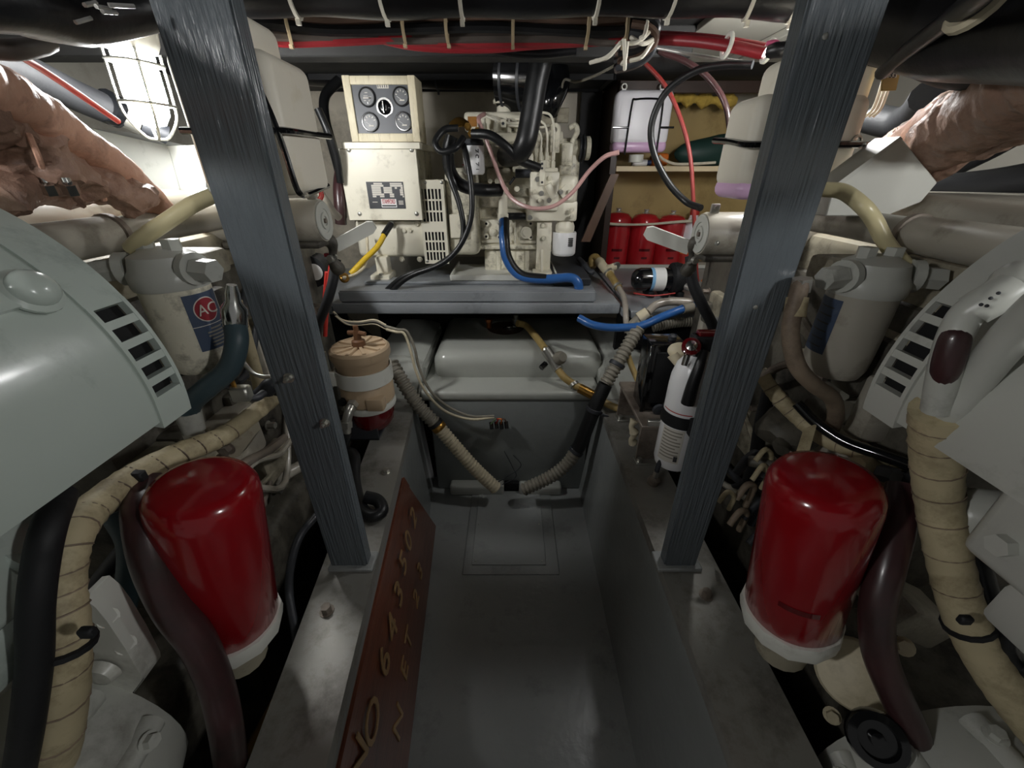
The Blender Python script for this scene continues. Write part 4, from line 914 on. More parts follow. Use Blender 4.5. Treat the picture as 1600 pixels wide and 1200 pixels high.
# ------------------------------------------------------------------ black pump on the counter
PYp = 1.66
pc = A(1020, 443, PYp); rp = 17.5 * SC(443, PYp); pc.z = CZ + .022 + rp
T = thing('water_pump', 'black pressure pump with blue and white label on the grey counter', 'pump', Vector((pc.x, pc.y, CZ)))
xa, xb = A(988, 443, PYp).x, A(1044, 443, PYp).x
b = B(); b.lathe([(rp * .6, 0), (rp * .85, .01), (rp, .03), (rp, xb - xa)], (xa, pc.y, pc.z), (1, 0, 0), 26); part('motor', b, 'black_gloss', T)
b = B(); b.lathe([(rp * 1.005, 0), (rp * 1.005, .014)], (A(1013, 443, PYp).x, pc.y, pc.z), (1, 0, 0), 26, capa=False, capb=False); part('label_edge', b, 'label_sky', T)
b = B(); b.lathe([(rp * 1.008, 0), (rp * 1.008, .045)], (A(1018, 443, PYp).x, pc.y, pc.z), (1, 0, 0), 26, capa=False, capb=False); part('label', b, 'white_paper', T)
b = B(); h0 = Vector((xb, pc.y, pc.z + .006)); b.lathe([(rp, 0), (rp * 1.3, .008), (rp * 1.35, .025), (rp * 1.2, .05), (rp * .9, .065), (rp * .5, .072)], h0, (1, 0, 0), 26); part('pump_head', b, 'black_matte', T)
b = B(); b.box((h0.x + .06, pc.y - .035, pc.z - .03), (h0.x + .105, pc.y + .035, pc.z + .03), .006, 2); part('pressure_switch', b, 'black_gloss', T)
for px_ in (1013, 1035, 1058):
    b = B(); xx = A(px_, 460, PYp).x; b.box((xx - .014, pc.y - rp * .9, CZ + .001), (xx + .014, pc.y + rp * .9, CZ + .026), .006, 2); part('foot', b, 'black_rubber', T)
b = B(); b.tube(PL((990, 458, PYp - .02), (1020, 462, PYp - .05), (1055, 458, PYp - .05)), .003, 6, 5); part('red_lead', b, 'red_bright', T)
b = B(); q = A(1072, 447, PYp - .05); b.tube([q, q + Vector((.02, -.03, -.006)), q + Vector((.045, -.05, -.016))], .014, 12, 4); part('outlet_fitting', b, 'zinc', T)
# ivory tee fitting and pipes, left on counter
T = thing('tee_fitting', 'ivory plastic tee fitting with amber hose on the counter', 'pipe fitting', A(945, 430, 1.75))
b = B(); b.tube(PL((936, 408, 1.86), (944, 418, 1.80), (953, 428, 1.74)), .020, 12, 4); b.tube(PL((948, 421, 1.77), (960, 417, 1.79)), .017, 12, 3); part('tee', b, 'ivory_hose', T)
b = B(); b.tube(PL((926, 418, 1.88), (925, 405, 1.9), (931, 402, 1.89), (937, 410, 1.86)), .017, 12, 5); part('elbow', b, 'beige_hose', T)
b = B(); b.tube(PL((953, 428, 1.74), (962, 442, 1.66), (967, 450, 1.62)), .015, 12, 4); part('amber_hose', b, 'beige_hose', T)
b = B(); b.tube(PL((966, 448, 1.63), (974, 462, 1.55), (977, 478, 1.48), (978, 498, 1.43), (980, 520, 1.41)), .011, 10, 5); part('clear_hose', b, 'clear_tube', T)
for p in ((938, 410, 1.855), (951, 426, 1.75), (962, 416, 1.79), (965, 447, 1.63)):
    q = A(*p); b = B(); b.lathe([(.017, -.006), (.0215, -.004), (.0215, .004), (.017, .006)], q, Vector((.4, -.8, -.5)), 14); part('clamp', b, 'zinc', T)
hose('short_grey_hose', PL((905, 405, 1.85), (912, 412, 1.80), (922, 425, 1.74), (927, 424, 1.74)), .012, 'charcoal', 'short dark hose with steel end near white oil filter on counter')
# ------------------------------------------------------------------ hoses at the counter front
T = thing('blue_water_hose', 'blue water hose with grey joint below the right counter', 'hose', A(980, 515, 1.42))
b = B(); b.tube(PL((905, 497, 1.47), (925, 507, 1.43), (955, 512, 1.41), (1000, 509, 1.38), (1035, 495, 1.36), (1068, 482, 1.36)), .015, 12, 7); part('blue_section', b, 'blue_hose', T)
b = B(); b.tube(PL((1066, 483, 1.36), (1082, 480, 1.37)), .018, 12, 3); part('joint', b, 'grey_hose', T)
b = B(); b.tube(PL((1082, 480, 1.37), (1110, 470, 1.38), (1140, 463, 1.40)), .015, 12, 4); part('far_section', b, 'blue_hose', T)
T = thing('clear_water_hose', 'clear braided hose with ivory joints bending over the counter edge', 'hose', A(1030, 480, 1.42))
b = B(); b.tube(PL((1012, 488, 1.40), (1026, 476, 1.42), (1050, 471, 1.42), (1085, 473, 1.40), (1115, 478, 1.38), (1135, 482, 1.36)), .015, 12, 7); part('clear_section', b, 'clear_tube', T)
b = B(); b.tube(PL((998, 497, 1.40), (1012, 488, 1.40)), .021, 12, 3); part('ivory_joint', b, 'ivory_hose', T)
b = B(); b.tube(PL((980, 520, 1.40), (990, 506, 1.40), (1000, 496, 1.40)), .018, 12, 4); part('grey_section', b, 'grey_hose', T)
T = thing('ribbed_hose', 'dirty ribbed hose lying below counter edge behind right post', 'hose', A(1090, 505, 1.45))
b = B(); b.corr(PL((1020, 510, 1.46), (1055, 503, 1.46), (1090, 500, 1.46), (1130, 490, 1.46)), .023, .010, .16); part('hose_body', b, 'grey_hose', T)
q0, q1 = A(1122, 418, 1.5), A(1152, 440, 1.48); b = B(); b.lathe([(.03, 0), (.034, .006), (.034, (q1 - q0).length), (.02, (q1 - q0).length + .01)], q0, q1 - q0, 20); one('white_pipe_cap', b, 'white_plate', 'white pipe cap behind the right post above the counter', 'pipe cap')
# taped cable and paddle right, red thin cables
hose('taped_cable', PL((1079, 400, 1.06), (1082, 440, 1.04), (1098, 478, 1.02), (1112, 505, 1.02), (1120, 530, 1.03)), .014, 'black_matte', 'black taped cable hanging from the right paddle bracket', 'cable')
hose('red_thin_cable', PL((1002, 92, 1.45), (1040, 135, 1.40), (1065, 190, 1.36), (1079, 250, 1.33), (1084, 330, 1.31), (1088, 420, 1.30), (1090, 440, 1.30)), .006, 'red_dull', 'long thin red cable hanging in a curve past the pink-fluid bottle', 'cable')
hose('brown_thin_hose', PL((1030, 80, 1.4), (1075, 98, 1.36), (1110, 125, 1.32), (1134, 165, 1.28), (1142, 220, 1.27)), .0075, 'maroon_hose', 'thin brownish-red hose curving behind the right white tank', 'hose')
hose('black_thin_hose', PL((1176, 101, 1.10), (1130, 102, 1.14), (1085, 112, 1.18), (1040, 145, 1.22), (1018, 195, 1.24), (1022, 240, 1.24), (1044, 285, 1.22), (1072, 315, 1.18), (1095, 325, 1.12)), .0085, 'black_rubber', 'thin black hose looping round in front of the pink-fluid bottle', 'hose')
hose('white_thin_wire', PL((1022, 74, 1.35), (1080, 85, 1.28), (1130, 93, 1.2), (1170, 98, 1.14)), .004, 'silver_film', 'thin white wire running from cable knot to right tank', 'wire')
hose('orange_lead', PL((1096, 440, 1.4), (1105, 432, 1.4), (1120, 428, 1.4)), .004, 'orange', 'orange lead beside the right taped cable', 'wire')
hose('red_lead', PL((1108, 425, 1.38), (1107, 445, 1.38), (1105, 470, 1.38)), .0045, 'red_bright', 'short red lead beside the right taped cable', 'wire')
hose('red_lead', PL((1100, 485, 1.05), (1108, 498, 1.05), (1114, 508, 1.04)), .004, 'red_bright', 'short red lead above the fire extinguisher head', 'wire')
# ================================================================== WHITE EXPANSION TANKS BEHIND THE POSTS
def tank(s, x_in, x_out, yf, yb, z0, z1, label, pink):
    T = thing('coolant_tank', label, 'coolant tank', ((x_in + x_out) / 2, (yf + yb) / 2, z0))
    lo = (min(x_in, x_out), yf, z0); hi = (max(x_in, x_out), yb, z1 - .05)
    b = B(); b.box((lo[0], yf, z0 + (.016 if pink else 0)), hi, .022, 5); part('body', b, 'hdpe', T)
    # stepped narrower shoulder on top
    b = B(); b.box((lo[0] + (.03 if s > 0 else .0), yf + .012, z1 - .085), (hi[0] - (.0 if s > 0 else .03), yb - .03, z1), .02, 5); part('shoulder', b, 'hdpe', T)
    b = B(); b.cyl(((x_in + x_out) / 2, (yf + yb) / 2, z1 - .002), ((x_in + x_out) / 2, (yf + yb) / 2, z1 + .02), .024, n=20); part('filler_cap', b, 'black_rubber', T)
    if pink:
        b = B(); b.box((lo[0] + .002, yf + .002, z0 - .002), (hi[0] - .002, yb - .002, z0 + .034), .018, 4); part('fluid', b, 'pink_fluid', T, 'pink fluid in the bottom')
        b = B(); q = Vector((x_in + .045, yf + .001, z0 + .012)); b.cyl(q, q + FW * .004, .008, n=12); part('drain_plug', b, 'navy', T)
    return T
TR = tank(1, .410, .605, .80, .915, 1.205, 1.415, 'white coolant tank with pink fluid behind the right post', True)
TL = tank(-1, -.392, -.56, .80, .965, 1.21, 1.475, 'yellowed white coolant tank held by black frame behind left post', False)
# holder wires (parts of the tanks' straps)
z = A(1160, 222, .80).z
b = B(); b.tube([(.405, .93, z + .01), (.404, .86, z + .004), (.404, .796, z - .004), (.45, .794, z - .004), (.61, .794, z - .004), (.612, .86, z), (.612, .93, z + .004)], .0055, 8, 5); part('strap', b, 'black_gloss', TR)
z = A(470, 200, .80).z
b = B(); b.tube([(-.386, .99, z), (-.386, .9, z - .002), (-.386, .796, z - .004), (-.45, .794, z - .004), (-.56, .794, z - .004)], .0055, 8, 5); part('strap', b, 'black_gloss', TL)
b = B(); b.tube([A(390, 105, .79), A(408, 145, .79), A(428, 190, .79), A(446, 240, .79), A(462, 290, .79), A(470, 303, .80), A(480, 304, .85), A(512, 290, .97)], .0055, 8, 6); part('strap', b, 'black_gloss', TL)
b = B(); q = A(1338, 221, .80); b.torus(q, (0, -1, 0), .008, .0025, 14, 6); one('wire_hook', b, 'zinc', 'small bent wire hook sticking out right of the right post', 'hook')
# ================================================================== HORIZONTAL GREY CYLINDERS AND PADDLES
def cooler(s, px, py, Y, label, lab2):
    c = A(px, py, Y); r = 32 * SC(py, Y); d = Vector((s, 0, 0))
    T = thing('oil_cooler', label, 'oil cooler', c - Vector((0, 0, r)))
    b = B(); b.lathe([(r * .94, -.003), (r, .004), (r, .25)], c, d, 36); part('shell', b, 'tan_grey', T)
    b = B(); b.lathe([(r * .88, -.004), (r * .86, -.006), (r * .55, -.006), (r * .52, -.002), (r * .40, -.002), (r * .38, -.007), (r * .22, -.007), (r * .20, -.003), (.002, -.003)], c, d, 36); part('end_cap', b, 'light_grey', T)
    b = B(); b.hexa(c - d * .003, c - d * .009, r * .12); part('centre_nut', b, 'steel_rust', T)
    b = B(); b.box((min(c.x, c.x + s * .22), Y - r * .9, c.z - r * 1.18), (max(c.x, c.x + s * .22), Y + r * .5, c.z - r * .86), .006, 2); part('saddle', b, 'grime_engine', T)
    b = B(); q = c + d * .012 + Vector((0, -.01, r)); b.box(q + Vector((-.008, -.004, -.002)), q + Vector((.012, .004, .018)), .003, 2); lug = part('lug', b, 'zinc', T)
    b = B(); b.cyl(q + Vector((.002, -.008, .01)), q + Vector((.002, .008, .01)), .0045, n=10); part('lug_bolt', b, 'zinc', lug)
    return T
cooler(-1, 504, 345, .97, 'grey cylindrical oil cooler with ringed end cap, behind left post', '')
cooler(1, 1096, 366, .97, 'grey cylindrical oil cooler with ringed end cap, behind right post', '')
def paddle(p0, p1, wpx, Y0_, Y1_, label, s):
    a = A(p0[0], p0[1], Y0_); c = A(p1[0], p1[1], Y1_); d = (c - a).normalized(); n = d.cross(Vector((0, -1, 0))).normalized(); w_ = wpx * SC(p0[1], Y0_) / 2
    T = thing('valve_paddle', label, 'paddle handle', a)
    b = B(); b.prism([a - n * w_ * .95, a + n * w_ * .95, c + n * w_, c + n * w_ * .6 + d * .012, c - n * w_ * .6 + d * .012, c - n * w_], Vector((0, .006, .002))); part('blade', b, 'white_plate', T)
    b = B(); b.tube([a - d * .02 + Vector((0, 0, .03)), a - d * .006 + Vector((0, -.002, .005)), a - d * .012 + Vector((0, 0, -.03)), a - d * .004 + Vector((0, .01, -.06))], .014, 10, 5, rad=lambda t: .013 + .004 * math.sin(t * 9)); part('taped_shaft', b, 'grime_engine', T)
    b = B(); q = a - d * .008 + Vector((0, -.014, -.022)); b.cyl(q, q + Vector((.003 * s, -.008, 0)), .009, n=10); b.tube([q + Vector((-.012, 0, -.01)), q + Vector((.014, -.004, .008))], .004, 6, 3); part('hose_clip', b, 'zinc', T)
    b = B(); b.box(a - d * .01 + Vector((-.012 + s*.01, .0, -.02)), a - d * .01 + Vector((.012 + s*.01, .01, -.012))); part('red_tag', b, 'label_red', T)
paddle((524, 385), (578, 356), 19, 1.0, 1.04, 'white flat paddle handle left of the generator, pointing right', -1)
paddle((1078, 388), (1016, 365), 21, 1.0, 1.04, 'white flat paddle handle in front of red filters, pointing left', 1)
# round black gauge body under left cooler, dark pipes
T = thing('round_sender', 'round black sender with white sticker behind the left post', 'sender', A(490, 440, 1.3))
b = B(); q = A(486, 425, 1.3); b.lathe([(.05, 0), (.052, .02), (.05, .06)], q + Vector((0, .06, 0)), FW, 24); part('body', b, 'black_matte', T)
b = B(); b.cyl(q + Vector((.012, -.001, .0)), q + Vector((.012, -.003, 0)), .026, n=20); part('sticker', b, 'white_paper', T)
hose('brown_ribbed_conduit', PL((543, 248, 1.75), (534, 265, 1.72), (530, 290, 1.68), (531, 320, 1.66), (533, 350, 1.66)), .022, 'maroon_hose', 'brown ribbed conduit hanging left of the terminal box')
hose('black_conduit', PL((530, 125, 1.95), (508, 150, 1.9), (508, 185, 1.85), (520, 230, 1.8), (532, 280, 1.76), (535, 340, 1.74)), .018, 'black_rubber', 'black conduit curving down left of the instrument panel')
hose('black_conduit', PL((497, 170, 1.6), (512, 205, 1.6), (526, 245, 1.62), (532, 285, 1.64)), .013, 'black_rubber', 'thin black conduit between left tank and terminal box')
hose('grey_elbow_pipe', PL((500, 300, 1.35), (510, 315, 1.36), (520, 330, 1.38), (530, 340, 1.4)), .012, 'grey_hose', 'thin grey pipe behind the left oil cooler', 'pipe')
b = B(); b.torus(A(490, 302, 1.1), (.5, -1, .2), .018, .006, 16, 7); one('red_ring', b, 'red_bright', 'small red ring under the yellowed left tank', 'ring')
# ================================================================== OVERHEAD CABLES AND DUCTS
def ties(T, pts, rr, ts, m='tie_white'):
    P = spline(pts, 12)
    for t in ts:
        i = min(len(P) - 2, int(t * (len(P) - 1))); d = P[i+1] - P[i]
        b = B(); b.lathe([(rr * .97, -.0035), (rr * 1.05, -.003), (rr * 1.05, .003), (rr * .97, .0035)], P[i], d, 16); part('cable_tie', b, m, T)
        b = B(); b.box(P[i] + Vector((-.004, -.004, -rr * 1.22)), P[i] + Vector((.004, .004, -rr * 1.0))); part('tie_head', b, m, T)
T = thing('cable_loom', 'thick black wrapped cable loom along the ceiling between the posts', 'cable loom', A(800, 10, 1.0))
pts = PL((340, -22, .97), (480, -19, 1.0), (640, -17, 1.0), (800, -19, 1.0), (960, -20, 1.0), (1110, -19, 1.0), (1240, -15, .97), (1330, -15, .94))
b = B(); b.tube(pts, .043, 18, 8, rad=lambda t: .042 + .002 * math.sin(t * 31)); part('wrapped_core', b, 'loom_black', T); ties(T, pts, .044, (.13, .26, .36, .55, .66, .79, .87))
T = thing('cable_loom', 'brown and red cable bundle tied with pale ties under the ceiling loom', 'cable loom', A(700, 45, 1.2))
base = [(385, 30, 1.08), (430, 38, 1.12), (520, 42, 1.16), (640, 40, 1.2), (760, 42, 1.2), (880, 43, 1.2), (960, 44, 1.2), (1020, 40, 1.2)]
cols = ['loom_grey', 'brown_cable', 'red_cable', 'loom_grey', 'loom_black', 'brown_cable', 'loom_grey', 'red_cable']
offs = [(0, .018), (.014, .006), (.014, -.010), (0, -.02), (-.016, -.008), (-.014, .012), (.0, .0), (.006, -.024)]
for k in range(8):
    bb = B(); bb.tube([A(px, py, Y) + Vector((0, offs[k][0], offs[k][1])) + Vector((0, .004 * math.sin(i * 1.7 + k), .003 * math.cos(i * 2.1 + k))) for i, (px, py, Y) in enumerate(base)], .0105, 8, 6); part('cable', bb, cols[k], T)
ties(T, PL(*base), .033, (.18, .42, .5, .63, .78, .9), 'tie_tan')
RC = 'red battery cables under the ceiling'
hose('red_battery_cable', PL((560, 50, 1.24), (640, 62, 1.26), (740, 68, 1.26), (840, 64, 1.26), (930, 60, 1.24), (1010, 61, 1.2), (1080, 64, 1.12), (1140, 72, 1.05), (1195, 84, 1.0)), .0105, 'red_cable', 'front one of two red battery cables slung under the ceiling', 'cable', RC)
hose('red_battery_cable', PL((575, 56, 1.3), (650, 72, 1.32), (750, 76, 1.32), (850, 69, 1.3), (940, 64, 1.27), (1010, 57, 1.22), (1080, 60, 1.14), (1140, 67, 1.07), (1200, 78, 1.02)), .0105, 'red_cable', 'rear one of two red battery cables slung under the ceiling', 'cable', RC)
hose('dark_cable', PL((640, 48, 1.3), (720, 60, 1.32), (780, 78, 1.34), (840, 84, 1.36), (900, 78, 1.36)), .012, 'loom_black', 'black cable sagging below the red battery cables', 'cable')
b = B(); b.torus(A(1136, 71, 1.05), (1, .0, -.1), .019, .0045, 16, 6); one('cable_clip', b, 'white_paint', 'white clip holding the red cables by the right tank', 'clip')
b = B(); b.torus(A(1200, 80, .99), (1, 0, -.2), .016, .005, 16, 6); one('cable_clip', b, 'white_paint', 'white clip beside blue and pink wires at right post', 'clip')
for k, (m_, dy) in enumerate((('wire_pink', 0), ('wire_blue', 6), ('loom_black', 12))):
    hose('signal_wire', PL((1198 + 3*k, 68 + dy, .98), (1212, 66 + dy, .97), (1224, 72 + dy * .4, .96), (1245, 66 + dy * .6, .95)), .004 if k < 2 else .013, m_, ('pink', 'blue', 'thick black')[k] + ' wire at the clip beside the right post', 'wire')
# knot of cables at the right end of the bundle
T = thing('cable_knot', 'knot of dark cables bound with cream twine under the ceiling', 'cable knot', A(990, 70, 1.2))
for k in range(9):
    a = k * .7; e = Vector((.0, .02 * math.cos(a), .022 * math.sin(a)))
    bb = B(); bb.tube([A(985, 34, 1.18) + e, A(1008, 38, 1.17) + e * 1.1, A(1022, 52, 1.17) + e, A(1015, 72, 1.18) + e * .9, A(992, 88, 1.2) + e * .8, A(965, 92, 1.24) + e], .008, 8, 6); part('cable', bb, ['loom_black', 'brown_cable', 'charcoal', 'loom_grey'][k % 4], T)
for (p, q_, r_) in (((1012, 32, 1.15), (1000, 60, 1.14), 0), ((985, 58, 1.15), (1020, 62, 1.15), 1), ((1018, 46, 1.15), (975, 68, 1.15), 2), ((975, 62, 1.15), (922, 98, 1.2), 3), ((970, 66, 1.15), (930, 95, 1.2), 4), ((975, 62, 1.14), (976, 108, 1.16), 5), ((980, 66, 1.14), (972, 100, 1.16), 6), ((1020, 65, 1.15), (985, 95, 1.17), 7)):
    m0 = A(*p).lerp(A(*q_), .5) + Vector((0, -.012, -.012))
    bb = B(); bb.tube([A(*p), m0, A(*q_)], .0045, 7, 6); part('twine', bb, 'tie_white', T)
T = thing('insulated_duct', 'black insulated duct running behind the instrument panel', 'duct', A(700, 120, 2.15))
pts = PL((440, 92, 2.1), (520, 98, 2.12), (600, 98, 2.15), (700, 102, 2.15), (820, 106, 2.15)); b = B(); b.tube(pts, .085, 18, 6); part('sleeve', b, 'loom_black', T); ties(T, pts, .086, (.3, .55, .72), 'charcoal')
hose('black_overhead_hose', PL((455, 85, 1.5), (480, 62, 1.45), (510, 45, 1.4), (545, 30, 1.35)), .016, 'black_rubber', 'black hose rising from behind left tank to the cable bundle')
# air cleaner above the engine
T = thing('air_cleaner', 'black round air cleaner with steel bands above generator engine', 'air cleaner', A(805, 165, 1.9))
c = A(808, 118, 1.95); b = B(); b.lathe([(.10, 0), (.125, .012), (.125, .15), (.10, .165)], c + Vector((-.06, .0, .0)), (1, -.35, -.1), 32); part('canister', b, 'black_gloss', T)
for h_ in (.03, .10):
    b = B(); b.lathe([(.126, h_), (.129, h_ + .001), (.129, h_ + .011), (.126, h_ + .012)], c + Vector((-.06, 0, 0)), (1, -.35, -.1), 32); part('band', b, 'charcoal', T)
b = B(); b.tube(PL((868, 100, 1.9), (872, 130, 1.88), (862, 155, 1.86), (855, 172, 1.88)), .045, 14, 5); part('elbow', b, 'black_gloss', T)
hose('thin_grey_wire', PL((965, 100, 1.5), (930, 118, 1.6), (900, 128, 1.7), (882, 125, 1.8), (876, 150, 1.85), (872, 172, 1.86)), .004, 'grey_hose', 'thin grey wire looping down onto the engine bracket', 'wire')
x0, x1, z0, z1 = R4(470, 60, 965, 96, 2.0); b = B(); b.box((x0, 2.02, z0), (x1, 2.3, min(z1, 1.59)), .01); one('dark_fill_box', b, 'black_matte', 'black filler for dark space under the ceiling above the generator engine', 'housing')  # added black box, keeps the space under the ceiling dark
# ------------------------------------------------------------------ upper left: loom, hoses, white panel
T = thing('cable_loom', 'black wrapped loom crossing the upper left corner above caged lamp', 'cable loom', A(120, 40, .55))
b = B(); b.tube(PL((-900, -60, .26), (-380, -40, .36), (-120, -20, .46), (0, -8, .52), (110, 20, .6), (200, 10, .68), (280, -8, .75)), .030, 16, 6); part('wrapped_core', b, 'loom_black', T)
for (p0, p1) in (((132, 8), (150, 4)), ((150, 10), (172, 14)), ((170, 8), (210, 10)), ((118, 35), (142, 28)), ((160, 18), (182, 20))):
    bb = B(); bb.tube(PL((p0[0], p0[1], .55), (p1[0], p1[1], .57)), .0022, 6, 2); part('tape_tail', bb, 'silver_film', T)
hose('pale_cable', PL((-40, 32, .5), (0, 33, .52), (50, 47, .56), (100, 56, .6), (150, 60, .64), (200, 38, .68), (225, 25, .7)), .008, 'grey_hose', 'pale grey cable sagging across the upper left corner', 'cable')
hose('pale_cable', PL((-20, 75, .54), (20, 78, .56), (60, 72, .6), (75, 66, .62)), .010, 'loom_grey', 'short brown-grey cable below the upper left loom', 'cable')
hose('black_pipe', PL((-420, -20, .55), (-60, 78, .85), (40, 112, .98), (120, 150, 1.08), (185, 178, 1.15)), .032, 'black_matte', 'thick black pipe slanting along the left hull side', 'pipe', n=16)
hose('red_thin_cable', PL((8, 74, .62), (60, 105, .68), (120, 145, .74), (185, 190, .8)), .0045, 'red_bright', 'thin red cable slanting along left hull in front of black pipe', 'cable')
T = thing('pipe_union', 'black and white pipe union below the caged lamp', 'pipe fitting', A(190, 180, .98))
b = B(); b.tube(PL((163, 164, 1.12), (178, 172, 1.14)), .036, 14, 2); part('collar', b, 'black_gloss', T)
b = B(); b.tube(PL((178, 171, 1.14), (192, 178, 1.15)), .031, 14, 2); part('ivory_ring', b, 'wrap_cream', T)
b = B(); b.tube(PL((190, 178, 1.15), (222, 194, 1.17)), .027, 14, 3); part('body', b, 'zinc', T)
b = B(); b.tube(PL((222, 194, 1.17), (262, 212, 1.2)), .022, 14, 3); part('end_cap', b, 'charcoal', T)
T = thing('white_box', 'white painted box behind the left post under the caged lamp', 'box', A(230, 308, 1.26))
b = B()
b.prism([A(140, 200, 1.26), A(262, 228, 1.26), A(284, 309, 1.26), A(205, 309, 1.26)], (0, .12, 0)); part('front_face', b, 'light_grey', T)
b = B(); b.prism([A(263, 228, 1.26), A(320, 226, 1.26), A(322, 300, 1.26), A(286, 309, 1.26)], (0, .12, 0)); part('side_face', b, 'light_grey', T)
screw(T, A(280, 303, 1.259), FW, .004, 'charcoal')
# ------------------------------------------------------------------ upper right
T = thing('cable_loom', 'big black wrapped loom filling the upper right corner', 'cable loom', A(1500, 50, .6))
b = B(); b.tube(PL((1330, 8, .82), (1420, 22, .72), (1500, 35, .64), (1580, 30, .58), (1700, 20, .5), (1980, 10, .36), (2600, -10, .22)), .058, 18, 6); part('wrapped_core', b, 'loom_black', T)
b = B(); b.tube(PL((1390, 50, .76), (1450, 62, .72), (1520, 84, .68), (1620, 66, .6), (1800, 40, .48), (2300, 10, .3)), .040, 16, 5); part('wrapped_branch', b, 'black_matte', T)
hose('black_thick_hose', PL((1380, 112, .72), (1420, 78, .64), (1470, 40, .56), (1520, 2, .48), (1560, -30, .42)), .010, 'black_rubber', 'black hose slanting up to the right across the upper right corner')
T = thing('white_cable', 'white cable with grey joint sagging across the upper right corner', 'cable', A(1460, 60, .66))
b = B(); b.tube(PL((1385, 48, .72), (1420, 52, .70), (1440, 66, .68), (1480, 60, .66), (1530, 62, .64), (1545, 80, .62)), .0065, 8, 6); part('cable', b, 'tie_white', T)
b = B(); b.tube(PL((1408, 52, .69), (1434, 56, .68)), .012, 10, 2); part('joint', b, 'light_grey', T)
hose('pale_cable', PL((1545, 102, .6), (1565, 88, .58), (1600, 60, .55), (1660, 20, .5), (1760, -40, .44)), .010, 'tie_white', 'thick pale cable rising to the right edge above the wrapped exhaust', 'cable')
b = B(); b.torus(A(1535, 75, .61), (.2, -1, 0), .016, .004, 16, 6, .5, 4.5); one('yellow_strap', b, 'clear_yellow_tube', 'small yellowish strap loop at upper right', 'strap')
b = B(); b.torus(A(1528, 8, .50), (1, .1, -.6), .02, .005, 16, 6); one('cable_clip', b, 'ivory_hose', 'ivory clip round the slanting black hose at the top right', 'clip')
T = thing('tag_board', 'tan tag with white number plate and glass jar right of the right post', 'tag', A(1390, 140, .8))
b = B(); b.prism([A(1380, 115, .8), A(1407, 112, .8), A(1400, 141, .8), A(1379, 142, .8)], (0, .004, 0)); part('tan_tag', b, 'plywood', T)
b = B(); b.prism([A(1388, 114, .797), A(1402, 113, .797), A(1401, 121, .797), A(1387, 121, .797)], (0, .002, 0)); part('number_plate', b, 'label_pale', T)
text_part('33', A(1395, 117.5, .795), (1, 0, 0), (0, 0, 1), .011, 'ink', T)
b = B(); b.prism([A(1398, 85, .82), A(1432, 80, .82), A(1420, 112, .82), A(1398, 112, .82)], (0, .01, 0)); part('brown_backing', b, 'brown_wood', T)
T = thing('glass_jar', 'clear glass jar with white cap beside the tan tag', 'jar', A(1440, 115, .78))
b = B(); q = A(1440, 112, .78); b.lathe([(.012, 0), (.016, .004), (.016, .045), (.010, .055)], q, U, 16); part('glass', b, 'clear_tube', T)
b = B(); b.lathe([(.010, .052), (.010, .066), (.008, .068)], q, U, 12); part('cap', b, 'white_paint', T)
b = B(); b.tube(PL((1385, 110, .79), (1410, 110, .78), (1440, 109, .775)), .003, 6, 3); part('rod', b, 'zinc', T)
for k in range(3):
    hose('pale_tube', PL((1392 + 8*k, 76 + k, .84), (1384 + 7*k, 110, .84), (1374 + 6*k, 145, .85), (1364 + 6*k, 170, .86), (1352 + 6*k, 182, .87)), .0026, 'tie_white', ['inner', 'middle', 'outer'][k] + ' of three pale tubes hugging right edge of the right post', 'tube', 'pale tubes beside right post')
